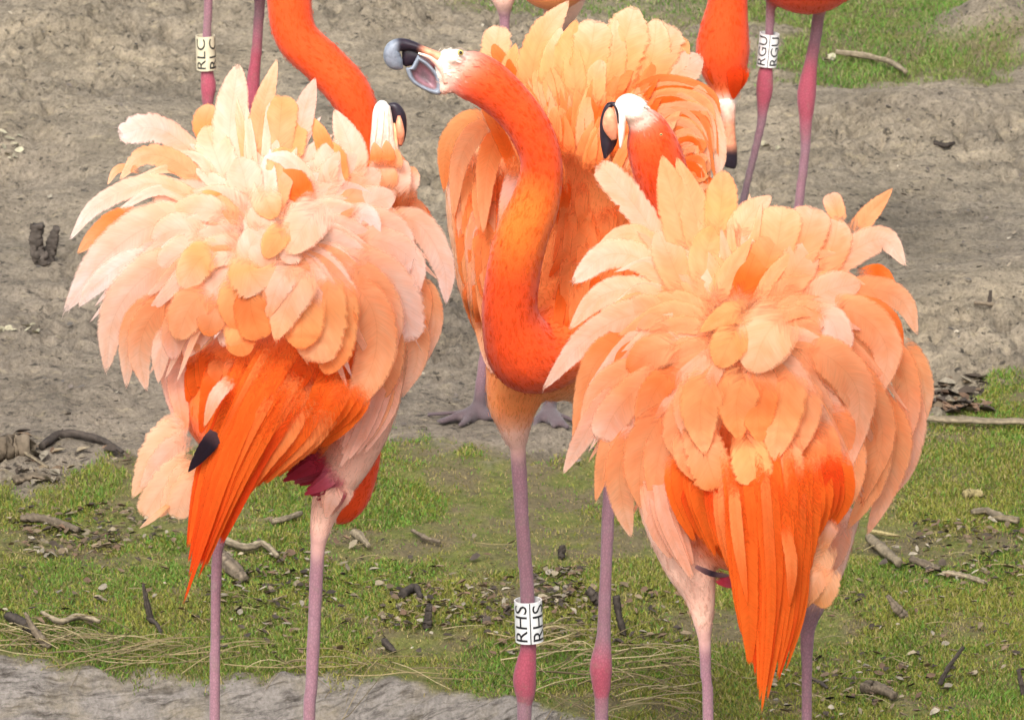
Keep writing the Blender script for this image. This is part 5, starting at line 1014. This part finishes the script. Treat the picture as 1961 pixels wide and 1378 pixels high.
litter('leaf_litter', [(90, 850, 90, 20), (140, 880, 110, 24), (60, 915, 60, 16)], 60, .012, LP_, 73, 'dead leaves and bark crumbs on the mud at the left')
litter('mud_crumbs', [(200, 560, 330, 200), (500, 780, 400, 60), (1830, 520, 150, 200), (1850, 330, 150, 140), (300, 150, 300, 150), (800, 250, 150, 260), (1200, 860, 120, 30)], 380, .0055, [(.12, .10, .085), (.20, .165, .12), (.09, .08, .07), (.33, .29, .22)], 74, 'small clods and chips scattered over the bare mud')
litter('droppings', [(42, 635, 46, 9), (1480, 282, 30, 12), (1590, 116, 10, 4), (24, 255, 20, 8)], 46, .008, [(.27, .245, .165), (.31, .285, .20)], 75, 'pale droppings spattered on the mud')
# dry stems
def straw(n, spots, seed, label, col, lmin, lmax, wd, up):
    r_ = np.random.default_rng(seed); V = []; Q = []; CLs = []
    for _ in range(n):
        px, py, sx, sy, ang, da = spots[r_.integers(len(spots))]
        p = gpt(px+r_.uniform(-1, 1)*sx, py+r_.uniform(-1, 1)*sy); a = R(ang)+r_.normal(0, da); ln = r_.uniform(lmin, lmax); d_ = np.array([math.cos(a), math.sin(a)*1.6, 0])
        nrm = np.array([-d_[1], d_[0], 0]); bend = r_.normal(0, .30)*ln; rise = r_.uniform(.0, up); c = np.array(col[r_.integers(len(col))])*r_.uniform(.7, 1.25); b = len(V); m = 6
        for i in range(m):
            f = i/(m-1); q = p+d_*ln*(f-.5)+nrm*bend*math.sin(f*math.pi)/1.6; q[2] = float(gz(q[0], q[1]))+.006+rise*math.sin(f*math.pi*.9)
            w_ = wd*(1-.5*f); V += [q+np.array([0, 0, w_]), q+np.array([0, -w_, -w_*.6]), q+np.array([0, w_, -w_*.6])]; CLs += [c]*3
        for i in range(m-1):
            for j in range(3): Q.append((b+i*3+j, b+i*3+(j+1) % 3, b+i*3+3+(j+1) % 3, b+i*3+3+j))
    o = link('dry_stems', mesh_np('dry_stems', np.array(V), (np.array(Q), np.zeros((0, 3), int)), np.array(CLs)), M_LEAF); o['kind'] = 'stuff'; o['label'] = label
ST = [(.23, .18, .09), (.18, .14, .07), (.13, .10, .055), (.28, .23, .125)]
straw(90, [(1180, 1300, 140, 70, -10, .8), (1080, 1250, 60, 30, 10, .6), (1260, 1330, 90, 45, 40, .9)], 81, 'tangle of pale dry stems round the legs of the middle bird', ST, .05, .16, .0011, .02)
straw(80, [(150, 1245, 170, 20, 4, .5), (330, 1258, 140, 16, 8, .4), (100, 1220, 80, 18, 0, .7), (700, 1288, 220, 14, -6, .5)], 82, 'dry stems lying along the top of the stone bank', ST, .05, .15, .0010, .012)
straw(140, [(500, 1120, 500, 120, 0, .9), (1650, 1180, 300, 180, 0, .9)], 83, 'thin dead stalks scattered through the grass', ST, .015, .06, .0007, .01)
